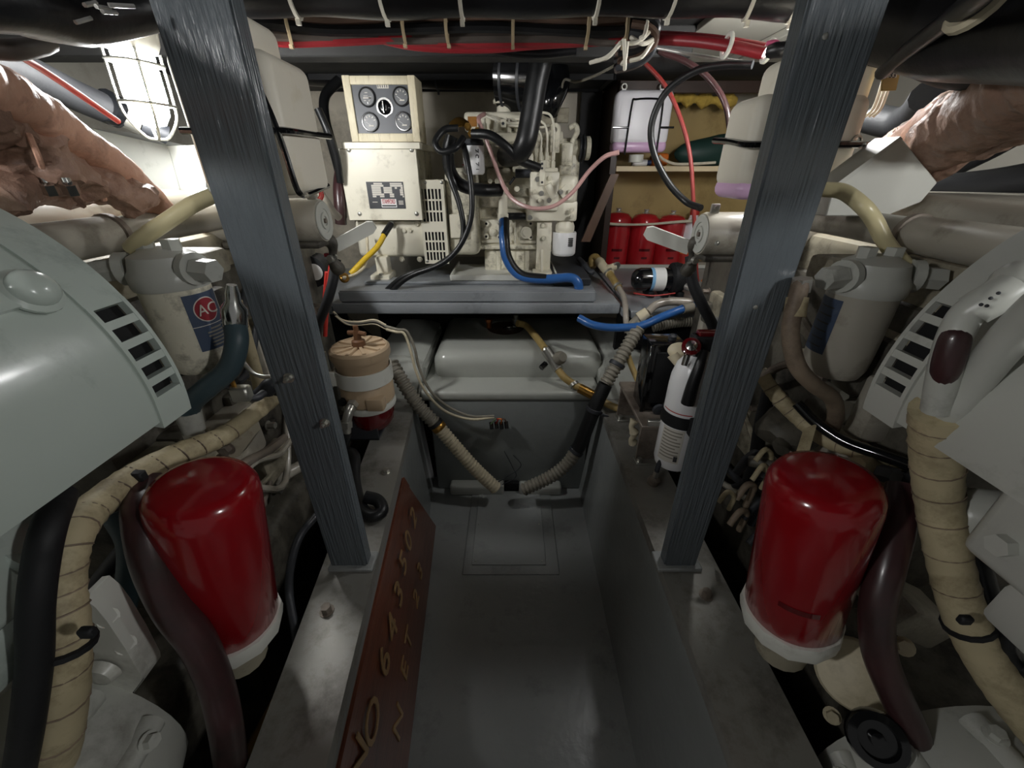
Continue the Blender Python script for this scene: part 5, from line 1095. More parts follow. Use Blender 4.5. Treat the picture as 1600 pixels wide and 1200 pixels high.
# ================================================================== MAIN ENGINES (one each side)
def arc_patch(b, c, r0, r1, a0, a1, y0, y1, n):
    """solid curved plate about a Y axis through c"""
    rings = []
    for i in range(n + 1):
        a = a0 + (a1 - a0) * i / n; d = Vector((math.cos(a), 0, math.sin(a)))
        rings.append([b.bm.verts.new(Vector((c[0], y, c[1])) + d * r) for (r, y) in ((r0, y0), (r1, y0), (r1, y1), (r0, y1))])
    for p, q in zip(rings, rings[1:]): b.skin(p, q)
    b.cap(rings[0]); b.cap(rings[-1], True); return b
def engine(s, cx, side):
    cz, r, yr = 1.016, .225, .45
    sd = 'left' if s < 0 else 'right'
    T = thing('marine_engine', 'grey-painted marine diesel engine filling the %s side' % sd, 'engine', (s * .8, .6, .3), 'main marine engines')
    m1 = 'aqua_grey' if s < 0 else 'light_grey'
    # block, heads and sump behind everything
    b = B(); b.box((min(s*.64, s*1.0), .50, .42), (max(s*.64, s*1.0), 1.36, 1.06), .02, 2); part('cylinder_block', b, 'grime_engine', T)
    b = B(); b.box((min(s*.60, s*.98), .30, .26), (max(s*.60, s*.98), 1.36, .46), .03, 3); part('oil_sump', b, 'grime_engine', T)
    b = B(); b.box((min(s*.70, s*1.0), .10, 1.12), (max(s*.70, s*1.0), 1.0, 1.215), .035, 4); part('valve_cover', b, 'tan_grey', T)
    b = B(); b.box((min(s*.655, s*.8), .4, 1.02), (max(s*.655, s*.8), 1.1, 1.13), .015, 2); part('cylinder_head', b, 'cream_dark', T)
    # water manifold pipe along the head with clamp
    zc = 1.163
    b = B(); b.tube([(s*.625, -.1, zc), (s*.625, .25, zc), (s*.625, .6, zc), (s*.625, .66, zc)], .027, 18, 4); part('water_manifold', b, 'tan_grey', T)
    b = B(); b.tube([(s*.622, .65, zc), (s*.618, .78, zc + .002), (s*.60, .95, zc + .004)], .024, 16, 4); part('manifold_end', b, 'tan_grey', T)
    b = B(); b.lathe([(.028, -.004), (.0305, -.003), (.0305, .006), (.028, .007)], (s*.625, .655, zc), (0, 1, 0), 20); part('manifold_clamp', b, 'steel_rust', T)
    # big half-barrel housing with slotted end
    C = (cx, cz); r = .233
    def an(a): return math.radians(a if s < 0 else 180 - a)      # 0 = towards the passage, 90 = up
    b = B(); n_ = 44
    for (r_, ya, yb) in ((r, -.14, .408),):
        ra_ = []; rb_ = []
        for i in range(n_ + 1):
            a = an(-9 + 169 * i / n_); d = Vector((math.cos(a), 0, math.sin(a)))
            ra_.append(b.bm.verts.new(Vector((cx, ya, cz)) + d * r_)); rb_.append(b.bm.verts.new(Vector((cx, yb, cz)) + d * r_))
        b.skin(ra_, rb_); b.cap(ra_); b.cap(rb_, True)
    part('round_housing', b, m1, T)
    A0, A1 = -2.2, 26.8; yb0, yb1 = .405, .452
    b = B(); arc_patch(b, C, r * .6, r + .003, an(A1), an(160), yb0, yb1, 40); part('end_ring', b, m1, T)
    b = B(); arc_patch(b, C, r * .6, r + .003, an(-11), an(A0), yb0, yb1, 3); part('end_ring', b, m1, T)
    n = 5; step = (A1 - A0) / n
    for k in range(n + 1):
        a = A0 + step * k
        b = B(); arc_patch(b, C, r - .008, r + .003, an(a - step * .19), an(a + step * .19), yb0 + .002, yb1 - .002, 2); part('slot_bar', b, m1, T)
    for yy in (yb0, yb1 - .005):
        b = B(); arc_patch(b, C, r - .006, r + .0035, an(A0), an(A1), yy, yy + .005, 12); part('slot_rim', b, m1, T)
    b = B(); arc_patch(b, C, r * .5, r * .955, an(A0 + .2), an(A1 - .2), yb0 + .001, yb1 - .003, 24); part('ring_core', b, 'void_black', T)  # core coloured black so the slots look deep in shade
    # raised saddle plate with dome bolt
    b = B(); arc_patch(b, C, r - .004, r + .007, an(31), an(62), .12, .385, 12); part('saddle_plate', b, m1, T)
    rd = ray(48, 456) if s < 0 else ray(1592, 440)
    qa = rd.x ** 2 + rd.z ** 2; qb = -2 * rd.x * cx + 2 * rd.z * (CAM_Z - cz); qc = cx ** 2 + (CAM_Z - cz) ** 2 - (r + .004) ** 2
    p = C0 + rd * ((-qb - math.sqrt(max(0, qb * qb - 4 * qa * qc))) / (2 * qa))
    a = math.atan2(p.z - cz, p.x - cx); d = Vector((math.cos(a), 0, math.sin(a))); p0 = Vector((cx, p.y, cz)) + d * (r + .003)
    b = B(); b.lathe([(.024, 0), (.024, .003), (.019, .006), (.018, .012), (.012, .018), (.004, .020)], p0, d, 20); part('dome_bolt', b, m1, T)
    # skirt and foot of the housing
    xi = cx - s * .175; xo = cx + s * .15
    b = B(); b.box((min(xi, xo), -.14, .86), (max(xi, xo), .325, .985), .012, 3); part('housing_skirt', b, m1, T)
    b = B(); b.box((min(cx - s * .195, xo), .0, .966), (max(cx - s * .195, xo), .372, .984), .004, 2); part('skirt_lip', b, m1, T)
    b = B(); b.box((min(xi + s * .01, xo), -.1, .80), (max(xi + s * .01, xo), .28, .86), .01, 2); part('housing_foot', b, m1, T)
    q = Vector((xi + s * .004, .29, .90)); bolt(T, q, (-s, 0, 0), .012, .016, m1)
    # gearbox / bell housing low down
    bz_ = .50 if s < 0 else .39
    b = B(); b.lathe([(.12, 0), (.17, .01), (.19, .06), (.20, .16), (.20, .3)], (s * .68, .30, bz_), (0, -1, 0), 36); part('bell_housing', b, 'light_grey', T)
    for a_ in (20, 48, 80, 110):
        a = math.radians(a_ if s < 0 else 180 - a_); d = Vector((math.cos(a), 0, math.sin(a)))
        b = B(); q0 = Vector((s * .68, .27, bz_)) + d * .18; q1 = Vector((s * .68, .02, bz_)) + d * .205; b.tube([q0, q0.lerp(q1, .4), q1], .017, 10, 4); part('housing_rib', b, 'light_grey', T)
        q = Vector((s * .68, .245, bz_)) + d * .198; bolt(T, q, d, .009, .012, 'light_grey')
    # assorted castings, studs and pipes down the block side
    rnd = random.Random(5 if s < 0 else 9)
    for k in range(26):
        yy = rnd.uniform(.5, 1.25); zz = rnd.uniform(.5, 1.0); w_ = rnd.uniform(.02, .06); h_ = rnd.uniform(.02, .07); dpt = rnd.uniform(.012, .05)
        b = B(); b.box((min(s*.65, s*(.64 - dpt)), yy - w_, zz - h_), (max(s*.65, s*(.64 - dpt)), yy + w_, zz + h_), .01, 2); part('block_casting', b, rnd.choice(['cream_dark', 'grime_engine', 'cream_dark', 'tan_grey']), T)
    for k in range(22):
        yy = rnd.uniform(.5, 1.25); zz = rnd.uniform(.5, 1.0); q = Vector((s * .62, yy, zz))
        bolt(T, q, (-s, 0, 0), rnd.uniform(.007, .012), .02, rnd.choice(['zinc', 'steel_rust', 'cream_dark']))
    for k in range(7):
        yy = rnd.uniform(.48, .7); zz = rnd.uniform(.5, .95); q = Vector((s * .60, yy, zz))
        b = B(); b.tube([q, q + Vector((-s * .02, .08, rnd.uniform(-.06, .06))), q + Vector((-s * .01, .2, rnd.uniform(-.12, .12))), q + Vector((s * .03, .36, rnd.uniform(-.15, .15)))], rnd.uniform(.006, .012), 9, 5); part('block_pipe', b, rnd.choice(['cream_dark', 'charcoal', 'tan_grey', 'steel_rust']), T)
    return T
EL = engine(-1, -.66, 'left'); ER = engine(1, .70, 'right')
# extra castings: cover flange lower left, ivory cover and black cap lower right
fl = [(120, 938), (132, 936), (150, 950), (168, 972), (196, 1014), (220, 1056), (221, 1064), (205, 1085), (170, 1078), (140, 1040)]
b = B(); b.prism([A(x_, y_, .29) for x_, y_ in fl], (0, .012, 0)); part('cover_flange', b, 'white_paint', EL)
b = B(); b.prism([A(x_ + 1, y_, .303) for x_, y_ in fl], (0, .003, 0)); part('gasket', b, 'black_matte', EL)
b = B(); b.prism([A(x_ + 5, y_ - 3, .307) for x_, y_ in fl], (0, .03, 0)); part('cover_flange', b, 'white_paint', EL)
b = B(); q = A(165, 1045, .288); b.lathe([(.02, 0), (.016, .012), (.008, .014)], q, FW, 14); part('flange_boss', b, 'white_paint', EL)
for px, py in ((168, 966), (196, 1008)): bolt(EL, A(px, py, .30), (.7, -.1, .5), .008, .012, 'white_paint')
b = B(); b.tube(PL((-30, 885, .26), (10, 872, .27), (48, 848, .28)), .026, 16, 4); part('pipe_stub', b, 'aqua_grey', EL)
b = B(); q = A(1335, 1052, .35); b.lathe([(.050, 0), (.054, .006), (.050, .014), (.03, .02), (.002, .022)], q, (-.55, -.5, .65), 32); part('round_cover', b, 'ivory_hose', ER, 'ivory round cover')
b = B(); q = A(1366, 1150, .26); b.lathe([(.034, 0), (.036, .006), (.034, .016), (.024, .018), (.022, .010), (.010, .010), (.009, .018), (.002, .019)], q, (-.4, -.6, .7), 28); part('oil_cap', b, 'black_gloss', ER, 'black oil cap')
b = B(); q = A(1415, 960, .40); b.box(q + Vector((-.05, -.03, -.03)), q + Vector((.06, .05, .03)), .008, 2, R=Matrix.Rotation(.5, 3, 'Y')); part('casting_block', b, 'tan_grey', ER)
b = B(); b.lathe([(.03, 0), (.034, .006), (.034, .05), (.03, .056)], A(1598, 815, .34), (-.7, .4, -.2), 22); part('pipe_stub', b, 'light_grey', ER)
for px, py in ((1412, 1010), (1490, 1150), (1300, 1118)): bolt(ER, A(px, py, .33), (-.5, -.5, .7), .009, .014, 'ivory_hose')
# ------------------------------------------------------------------ red spin-on oil filters
def oil_filter(top, bot, label):
    ax = top - bot; Lh = ax.length; r = .066
    T = thing('oil_filter', label, 'oil filter', bot, 'red engine oil filters')
    b = B(); b.lathe([(r * .97, 0), (r, .004), (r, Lh - .035), (r * .97, Lh - .018), (r * .86, Lh - .005), (r * .7, Lh), (.002, Lh + .002)], bot, ax, 48); can = part('canister', b, 'red_can', T)
    b = B(); b.lathe([(r * .9, -.04), (r * 1.06, -.034), (r * 1.09, -.012), (r * 1.06, -.001), (r * .9, 0)], bot, ax, 12); part('base_flange', b, 'white_paint', T)
    b = B(); b.lathe([(r * .6, -.12), (r * .65, -.04)], bot, ax, 16); part('adapter', b, 'cream_dark', T)
    x, y, d = frame(ax)
    view = (C0 - bot); view -= d * view.dot(d); view.normalize(); side = d.cross(view)
    for k, (v0, v1, w_) in enumerate(((.075, .086, .38),) if bot.x > 0 else ()):
        bb = B(); ring0 = []
        for i in range(7):
            a = -w_ + 2 * w_ * i / 6 + .15; dd = view * math.cos(a) + side * math.sin(a)
            ring0.append((bb.bm.verts.new(bot + d * v0 + dd * (r + .0006)), bb.bm.verts.new(bot + d * v1 + dd * (r + .0006))))
        for p_, q_ in zip(ring0, ring0[1:]): bb.bm.faces.new((p_[0], q_[0], q_[1], p_[1]))
        part('faded_print', bb, 'red_bowl', can)
    return T
oil_filter(A(314, 752, .40), A(364, 962, .40), 'large glossy red oil filter on white base, left of the passage')
oil_filter(A(1291, 742, .40), A(1236, 948, .40), 'large glossy red oil filter on white base, right of the passage')
# ------------------------------------------------------------------ canister fuel filters on the engines
def canister(s, o, label, lab):
    T = thing('fuel_canister', label, 'fuel filter', o)
    r = .047
    b = B(); b.lathe([(r * .55, 0), (r * .85, .006), (r * .97, .022), (r, .05), (r, .145)], o, U, 36); can = part('canister', b, 'cream_engine' if s < 0 else 'tan_grey', T)
    b = B(); b.lathe([(r * 1.06, .143), (r * 1.1, .148), (r * 1.1, .165), (r * 1.0, .172), (r * .9, .19), (r * .5, .2), (.002, .2)], o, U, 36); part('head', b, 'light_grey', T)
    for d_ in (-1, 1):
        q = o + Vector((d_ * .045, -.012, .172)); bb = B(); bb.cyl(q, q + Vector((d_ * .012, -.004, 0)), .024, n=20); bb.hexa(q + Vector((d_ * .012, -.004, 0)), q + Vector((d_ * .042, -.01, -.002)), .017); part('port', bb, 'light_grey', T)
    for d_ in (-.02, .02):
        q = o + Vector((d_, .0, .196)); bb = B(); bb.hexa(q, q + Vector((0, 0, .016)), .013); part('top_bolt', bb, 'light_grey', T)
    b = B(); b.box(o + Vector((-.05, .02, .15)), o + Vector((.05, .075, .19)), .008, 2); part('mount', b, 'cream_dark', T)
    # label wraps the side that faces the passage
    az = math.degrees(math.atan2(-o.y, -o.x)) % 360
    a0, a1 = (az + 2, az + 74) if s < 0 else (az - 78, az - 22)
    bb = B(); cyl_patch(bb, o, r, math.radians(a0), math.radians(a1), .045, .135, 14); lb = part('label', bb, 'label_blue', T)
    am = math.radians(a0 + 34); dd = Vector((math.cos(am), math.sin(am), 0)); tx = Vector((-dd.y, dd.x, 0))
    if s < 0:
        def disc_on(rad, th, m, nm):
            bb = B(); vs0 = [bb.bm.verts.new(Vector((0, 0, 0)))]
            cen = o + U * .109
            def pt(u, v):
                a = am + u / r; return Vector((o.x + math.cos(a) * (r + th), o.y + math.sin(a) * (r + th), o.z + .109 + v))
            vs0[0].co = pt(0, 0); rg = [bb.bm.verts.new(pt(rad * math.cos(t), rad * math.sin(t))) for t in [i * math.pi / 16 for i in range(32)]]
            rg2 = [bb.bm.verts.new(pt(rad * .5 * math.cos(t), rad * .5 * math.sin(t))) for t in [i * math.pi / 16 for i in range(32)]]
            for i in range(32):
                j = (i + 1) % 32; bb.bm.faces.new((rg[i], rg[j], rg2[j], rg2[i])); bb.bm.faces.new((rg2[i], rg2[j], vs0[0]))
            part(nm, bb, m, lb)
        disc_on(.0195, .0010, 'label_pale', 'logo_ring'); disc_on(.018, .0014, 'label_red', 'logo_disc')
        t_ = text_part('AC', o + dd * (r + .0018) + U * .109, tx, U, .024, 'label_pale', T, depth=.0004)
        bb = B(); cyl_patch(bb, o, r, math.radians(a0), math.radians(a1), .0845, .0855, 12, th=.0010); part('label_rule', bb, 'label_pale', lb)
        for k, (u0, u1) in enumerate(((28, 60), (20, 66), (20, 64), (24, 56), (22, 66), (22, 52))):
            bb = B(); cyl_patch(bb, o, r, math.radians(a0 + u0), math.radians(a0 + u1), .077 - .0055 * k, .0795 - .0055 * k, 8, th=.0010); part('label_line', bb, 'grey_hose', lb)
    else:
        for k in range(6):
            bb = B(); cyl_patch(bb, o, r, math.radians(a0 + 12), math.radians(a1 - 10), .12 - .013 * k, .1225 - .013 * k, 8, th=.0010); part('label_line', bb, 'charcoal', lb)
    return T
oL = A(298, 510, .62); oL.z = A(298, 583, .60).z
canister(-1, oL, 'cream fuel filter canister with round red logo on blue label', 'AC')
oR = A(1322, 520, .62); oR.z = A(1322, 592, .60).z
canister(1, oR, 'grey-tan fuel filter canister with dark blue label, right of right post', '')
# ------------------------------------------------------------------ wrapped exhausts
T = thing('exhaust_pipe', 'brown leather-wrapped exhaust pipe with studs at upper right', 'exhaust pipe', A(1480, 280, .65))
pts = PL((2100, -80, .36), (1720, 70, .52), (1600, 138, .62), (1520, 185, .71), (1450, 225, .79), (1390, 262, .86)); b = B(); b.tube(pts, .054, 32, 22).wrinkle(.009, 26, 1).wrinkle(.004, 75, 2); part('wrap', b, 'leather_wrap', T)
b = B(); b.tube([p + Vector((-.030, -.026, .022)) for p in pts], .030, 18, 22).wrinkle(.006, 34, 3).wrinkle(.003, 80, 5); part('upper_fold', b, 'leather_pale', T)
b = B(); b.tube([p + Vector((-.008, -.053, -.004)) for p in pts], .004, 8, 6); part('seam', b, 'leather_pale', T)
b = B(); b.tube([p + Vector((.012, -.042, -.040)) for p in pts], .009, 10, 14).wrinkle(.007, 40, 2); part('lower_hem', b, 'leather_wrap', T)
P = spline(pts, 8)
for i in (19, 23, 27, 30, 34):
    b = B(); q = P[i] + Vector((.006, -.052, -.020)); b.sphere(q, .006, 10); part('stud', b, 'zinc', T)
for i in (17, 22):
    b = B(); b.tube([P[i] + Vector((-.055, -.02, .035)), P[i] + Vector((-.012, -.058, .012)), P[i] + Vector((.02, -.055, -.025))], .0045, 7, 4); part('strap', b, 'leather_pale', T)
T = thing('heat_shield_box', 'white painted box at the end of the right exhaust', 'box', A(1385, 330, .74))
b = B(); pp = [A(1303, 291, .74), A(1409, 214, .74), A(1466, 285, .74), A(1440, 316, .74), A(1385, 338, .74), A(1290, 338, .74)]
b.prism(pp, (0, .035, 0)); bmesh.ops.bevel(b.bm, geom=list(b.bm.edges), offset=.002, segments=1, affect='EDGES'); part('front_face', b, 'white_paint', T)
b = B(); b.prism([A(1300, 292, .735), A(1407, 213, .735), A(1411, 217, .735), A(1306, 296, .735)], (0, .05, 0)); part('top_edge', b, 'white_plate', T)
T = thing('exhaust_pipe', 'pinkish wrapped exhaust pipe slanting down at upper left', 'exhaust pipe', A(150, 300, .68))
pts = PL((-600, -120, .24), (-120, 75, .44), (-20, 130, .52), (60, 178, .59), (140, 232, .66), (205, 285, .72), (262, 345, .78)); b = B(); b.tube(pts, .025, 24, 20).wrinkle(.005, 26, 5).wrinkle(.002, 80, 3); part('wrap', b, 'leather_pale', T)
b = B(); b.tube([p + Vector((-.005, -.028, -.012)) for p in pts], .004, 7, 6); part('seam', b, 'leather_pale', T)
T = thing('exhaust_jacket', 'crumpled brown leather jacket hanging under the left exhaust', 'exhaust jacket', A(80, 270, .6))
b = B(); b.tube(PL((-500, -50, .28), (-130, 110, .46), (-30, 178, .53), (30, 222, .57), (80, 258, .60), (118, 290, .63)), .032, 30, 24).wrinkle(.014, 30, 8).wrinkle(.008, 75, 4); part('jacket', b, 'leather_wrap', T)
b = B(); b.tube(PL((45, 210, .55), (58, 240, .54), (66, 262, .55)), .003, 6, 4); part('lace', b, 'leather_pale', T)
T = thing('manifold_blanket', 'brown folded leather blanket lying on the left engine cover', 'blanket', A(130, 310, .6))
b = B(); b.tube(PL((-20, 305, .52), (50, 290, .58), (120, 285, .64), (190, 296, .68), (228, 325, .70)), .026, 26, 20).wrinkle(.012, 30, 4).wrinkle(.006, 80, 2); part('fold', b, 'leather_wrap', T)
b = B(); b.tube(PL((140, 277, .63), (155, 290, .63), (162, 312, .64)), .004, 7, 5); part('lace', b, 'leather_pale', T)
for px in (80, 113):
    b = B(); q = A(px, 302, .57); b.hexa(q, q + Vector((.004, -.004, .012)), .009); b.cyl(q, q + Vector((.0, -.0, .018)), .005, n=10); part('nut', b, 'chrome', T)
# dark hull stringers seen behind the right exhaust
for k, (p0, p1, r_, lab) in enumerate((((1470, 275, .95), (1640, 185, .85), .014, 'upper black hose slanting on the right hull'), ((1440, 300, .9), (1640, 275, .8), .03, 'thick black hose lying along right hull above engine'))):
    hose('hull_hose', PL(p0, ((p0[0] + p1[0]) / 2, (p0[1] + p1[1]) / 2 + 4, (p0[2] + p1[2]) / 2), p1), r_, 'black_matte', lab)
hose('hull_bracket_pipe', PL((1360, 185, 1.05), (1400, 192, 1.0), (1430, 175, .95), (1450, 150, .9)), .028, 'black_matte', 'bent black pipe behind the right post tag', 'pipe')
# ------------------------------------------------------------------ hoses by side: left
T = thing('teal_hose', 'dark teal hose with silver crimp from left fuel canister to block', 'hose', A(300, 650, .56))
b = B(); b.tube(PL((366, 500, .60), (370, 535, .58), (358, 575, .57), (325, 605, .56), (300, 628, .56), (292, 650, .56)), .0165, 14, 7); part('hose_body', b, 'teal_hose', T)
b = B(); q0, q1 = A(368, 510, .598), A(362, 445, .60); d = q1 - q0; Lh = d.length; b.lathe([(.0175, 0), (.019, .004), (.018, Lh * .45), (.011, Lh * .62), (.010, Lh * .8), (.007, Lh)], q0, d, 16); part('steel_crimp', b, 'chrome', T)
b = B(); q0, q1 = A(293, 642, .56), A(303, 672, .56); b.cyl(q0, q1, .019, .017, n=16); part('lower_crimp', b, 'light_grey', T)
b = B(); q = A(305, 682, .56); b.hexa(q + Vector((0, 0, .012)), q + Vector((0, 0, -.016)), .016); part('swivel_nut', b, 'zinc', T)
hose('cream_pipe', PL((368, 470, .78), (385, 530, .76), (402, 590, .74), (410, 630, .73)), .012, 'wrap_cream', 'straight cream pipe behind the teal hose', 'pipe')
T = thing('tee_valve', 'grey steel tee valve with thin rod beside the left post', 'valve', A(372, 625, .6))
b = B(); b.box(A(364, 630, .6) + Vector((-.002, 0, 0)), A(382, 608, .6) + Vector((0, .02, 0)), .003); part('body', b, 'zinc', T)
b = B(); b.cyl(A(368, 608, .61), A(358, 585, .61), .004, n=8); b.hexa(A(369, 612, .61), A(366, 604, .61), .008); part('rod', b, 'brass', T)
b = B(); b.tube(PL((382, 620, .61), (400, 622, .62), (412, 614, .64)), .007, 10, 3); part('side_pipe', b, 'charcoal', T)
hose('dark_bent_hose', PL((400, 625, .66), (414, 612, .67), (425, 602, .68), (436, 620, .70)), .016, 'charcoal', 'dark bent hose just left of the left post')
hose('thin_silver_wire', PL((376, 560, .68), (392, 580, .67), (408, 588, .66), (424, 588, .66)), .004, 'silver_film', 'thin silver wire ending at the left post', 'wire')
T = thing('wrapped_loom', 'cream tape-wrapped loom with black tie curving below the left engine', 'cable loom', A(95, 1000, .25))
pl_ = PL((70, 1260, .19), (92, 1130, .215), (100, 1010, .24), (94, 920, .27), (108, 845, .30), (150, 790, .36), (215, 742, .42), (290, 705, .48), (350, 680, .54), (405, 640, .63), (440, 612, .72))
b = B(); b.tube(pl_, .019, 14, 7, rad=lambda t: (.024 - .010 * t) + .0007 * math.sin(t * 190)); part('wrap', b, 'wrap_cream', T)
Pp = spline(pl_, 7)
for i in range(3, 60, 3):
    d = Pp[i + 1] - Pp[i]; t = i / (len(Pp) - 1); rr = .0245 - .010 * t; b = B(); b.lathe([(rr * .98, -.0011), (rr * 1.025, -.0006), (rr * 1.015, .0007), (rr * .98, .0011)], Pp[i], d + Vector((.0, .0, .003)), 14); part('tape_edge', b, 'wrap_dirty', T)
q = A(100, 1002, .255); b = B(); b.lathe([(.0238, -.003), (.0265, -.002), (.0265, .004), (.0238, .005)], A(100, 1010, .24), Pp[15] - Pp[14], 16); part('black_tie', b, 'black_matte', T)
b = B(); q = A(135, 988, .225); b.box(q + Vector((-.006, -.004, -.006)), q + Vector((.008, .004, .006)), .002); part('tie_head', b, 'black_matte', T)
q = A(222, 738, .415); b = B(); b.box(q + Vector((-.008, -.012, -.008)), q + Vector((.008, .0, .006)), .002); part('tie_head', b, 'black_matte', T)
hose('black_trunk_hose', PL((20, 1260, .17), (40, 1150, .19), (54, 1040, .215), (56, 950, .235), (64, 880, .255), (76, 825, .275), (96, 775, .32)), .0135, 'black_matte', 'black hose running beside cream loom at the lower left', n=14)
hose('maroon_hose', PL((232, 738, .44), (224, 775, .40), (224, 815, .365), (238, 880, .34), (270, 950, .325), (310, 1005, .315), (338, 1070, .30), (352, 1130, .28), (362, 1200, .26)), .022, 'maroon_hose', 'dark maroon hose passing in front of the left red filter', n=14)
hose('teal_pipe', PL((180, 800, .50), (205, 850, .48), (200, 920, .45), (180, 985, .42)), .020, 'teal_hose', 'dark teal pipe in the shade left of the left red filter', 'pipe')
hose('grey_rod_pipe', PL((120, 960, .45), (160, 900, .48), (200, 850, .5)), .014, 'charcoal', 'grey rod crossing behind the cream loom at lower left', 'pipe')
hose('bilge_cable', PL((500, 800, .66), (470, 835, .60), (455, 880, .56), (452, 930, .53), (462, 990, .47), (466, 1030, .43), (455, 1070, .39), (440, 1100, .36)), .0085, 'charcoal', 'thin dark cable curving between left red filter and bearer', 'cable')
T = thing('brass_connector', 'brass pipe connector at the lower left beside the bearer', 'pipe fitting', A(405, 1150, .33))
b = B(); b.cyl(A(432, 1098, .36), A(385, 1180, .33), .011, n=14); part('brass_sleeve', b, 'brass', T)
b = B(); b.cyl(A(442, 1092, .37), A(432, 1100, .36), .008, n=12); b.hexa(A(388, 1175, .332), A(374, 1198, .325), .014); part('steel_end', b, 'zinc', T)
hose('grey_pipe', PL((350, 810, .72), (400, 775, .78), (440, 745, .84), (475, 725, .9)), .017, 'tan_grey', 'upper grey pipe low in the gap behind the left post', 'pipe')
hose('grey_pipe', PL((380, 790, .8), (430, 770, .86), (480, 755, .92)), .02, 'charcoal', 'lower dark pipe in the gap behind the left post', 'pipe')
T = thing('flange_lug', 'rusty two-bolt flange above the left red filter', 'flange', A(360, 720, .56))
b = B(); b.prism(PL((335, 700, .55), (385, 660, .58), (398, 680, .58), (375, 712, .56), (352, 722, .55)), (0, .02, 0)); part('flange', b, 'cream_dark', T)
bolt(T, A(356, 700, .55), FW, .009, .012, 'steel_rust'); bolt(T, A(350, 717, .55), FW, .009, .012, 'steel_rust')
# clear yellow tubes over the manifolds
hose('yellow_tube', PL((332, 305, .66), (300, 320, .645), (262, 345, .63), (225, 370, .615), (205, 388, .62)), .011, 'clear_yellow_tube', 'translucent yellow tube crossing over the left engine manifold', 'tube')
hose('yellow_tube', PL((1288, 296, .70), (1318, 300, .68), (1348, 322, .645), (1366, 345, .64), (1385, 380, .63), (1420, 420, .62), (1455, 448, .64)), .011, 'clear_yellow_tube', 'translucent yellow tube crossing over the right engine manifold', 'tube')
# ------------------------------------------------------------------ hoses by side: right
T = thing('fuel_hose_right', 'dirty tan hose curving round the right fuel canister', 'hose', A(1300, 650, .58))
T.name = 'canister_hose'
b = B(); b.tube(PL((1252, 440, .58), (1243, 475, .57), (1235, 520, .56), (1245, 570, .55), (1270, 600, .55), (1300, 622, .56), (1306, 650, .57), (1300, 668, .58)), .0122, 14, 7); part('hose_body', b, 'wrap_dirty', T)
b = B(); b.hexa(A(1250, 455, .58), A(1254, 435, .58), .014); part('nut', b, 'zinc', T)
b = B(); b.cyl(A(1241, 495, .566), A(1246, 465, .575), .0145, n=16); part('crimp', b, 'wrap_cream', T)
T = thing('wrapped_loom', 'cream tape-wrapped loom arching above the right red filter', 'cable loom', A(1330, 710, .52))
pr_ = PL((1192, 588, .68), (1215, 620, .65), (1245, 650, .62), (1290, 685, .57), (1340, 703, .53), (1390, 725, .49), (1440, 752, .45), (1480, 790, .42))
b = B(); b.tube(pr_, .014, 14, 7, rad=lambda t: .0125 + .003 * math.sin(t * 3) + .0006 * math.sin(t * 140)); part('wrap', b, 'wrap_cream', T)
Pp = spline(pr_, 7)
for i in range(4, 46, 4):
    b = B(); b.lathe([(.0150, -.0008), (.0156, -.0005), (.0156, .0005), (.0150, .0008)], Pp[i], Pp[i+1] - Pp[i], 14); part('tape_edge', b, 'wrap_dirty', T)
b = B(); b.prism(PL((1258, 672, .56), (1276, 665, .56), (1262, 715, .52), (1244, 715, .52)), (0, .004, 0)); part('tape_tail', b, 'wrap_cream', T)
hose('black_curved_cable', PL((1245, 630, .60), (1275, 660, .57), (1320, 690, .53), (1380, 712, .49), (1440, 735, .45), (1475, 752, .43)), .009, 'black_gloss', 'glossy black cable following the cream loom above right filter', 'cable')
T = thing('wrapped_loom', 'thick cream-wrapped trunk of hoses descending at the right edge', 'cable loom', A(1480, 900, .32))
pt_ = PL((1470, 640, .37), (1464, 700, .375), (1466, 770, .37), (1478, 850, .345), (1500, 940, .315), (1530, 1010, .29), (1580, 1085, .26), (1660, 1180, .22))
b = B(); b.tube(pt_, .02, 16, 7, rad=lambda t: .0265 - .004 * math.sin(t * 3.4) + .0006 * math.sin(t * 170)); part('wrap', b, 'wrap_cream', T)
Pp = spline(pt_, 7)
for i in range(2, 30, 4):
    t = i / (len(Pp) - 1); rr = .0265 - .004 * math.sin(t * 3.4) + .0006; b = B(); b.lathe([(rr * .98, -.0008), (rr * 1.025, -.0005), (rr * 1.025, .0005), (rr * .98, .0008)], Pp[i], Pp[i+1] - Pp[i], 14); part('tape_edge', b, 'wrap_dirty', T)
b = B(); b.lathe([(.0235, -.003), (.0262, -.002), (.0262, .004), (.0235, .005)], A(1512, 975, .303), A(1530, 1010, .29) - A(1500, 940, .315), 16); part('black_tie', b, 'black_matte', T)
b = B(); q = A(1505, 970, .28); b.box(q + Vector((-.006, -.004, -.004)), q + Vector((.008, .004, .008)), .002); part('tie_head', b, 'black_matte', T)
T = thing('painted_hose', 'grey painted hose with worn red patch bending over right housing', 'hose', A(1490, 600, .37))
b = B(); b.tube(PL((1575, 452, .37), (1545, 470, .37), (1512, 490, .375), (1492, 525, .37), (1478, 570, .365), (1464, 640, .365)), .0135, 14, 7); part('hose_body', b, 'light_grey', T)
b = B(); b.tube([p + Vector((-.0022, -.0028, 0)) for p in PL((1498, 512, .3715), (1490, 530, .369), (1478, 570, .365), (1472, 598, .3645))], .012, 14, 8, rad=lambda t: .0128 * (math.sin(math.pi * min(max(t, .06), .94))) ** .22); part('worn_patch', b, 'maroon_hose', T, 'dark red worn patch')
b = B(); b.tube(PL((1580, 450, .368), (1548, 469, .368), (1520, 485, .372)), .016, 14, 4); sl = part('sleeve', b, 'light_grey', T, 'pitted grey sleeve')
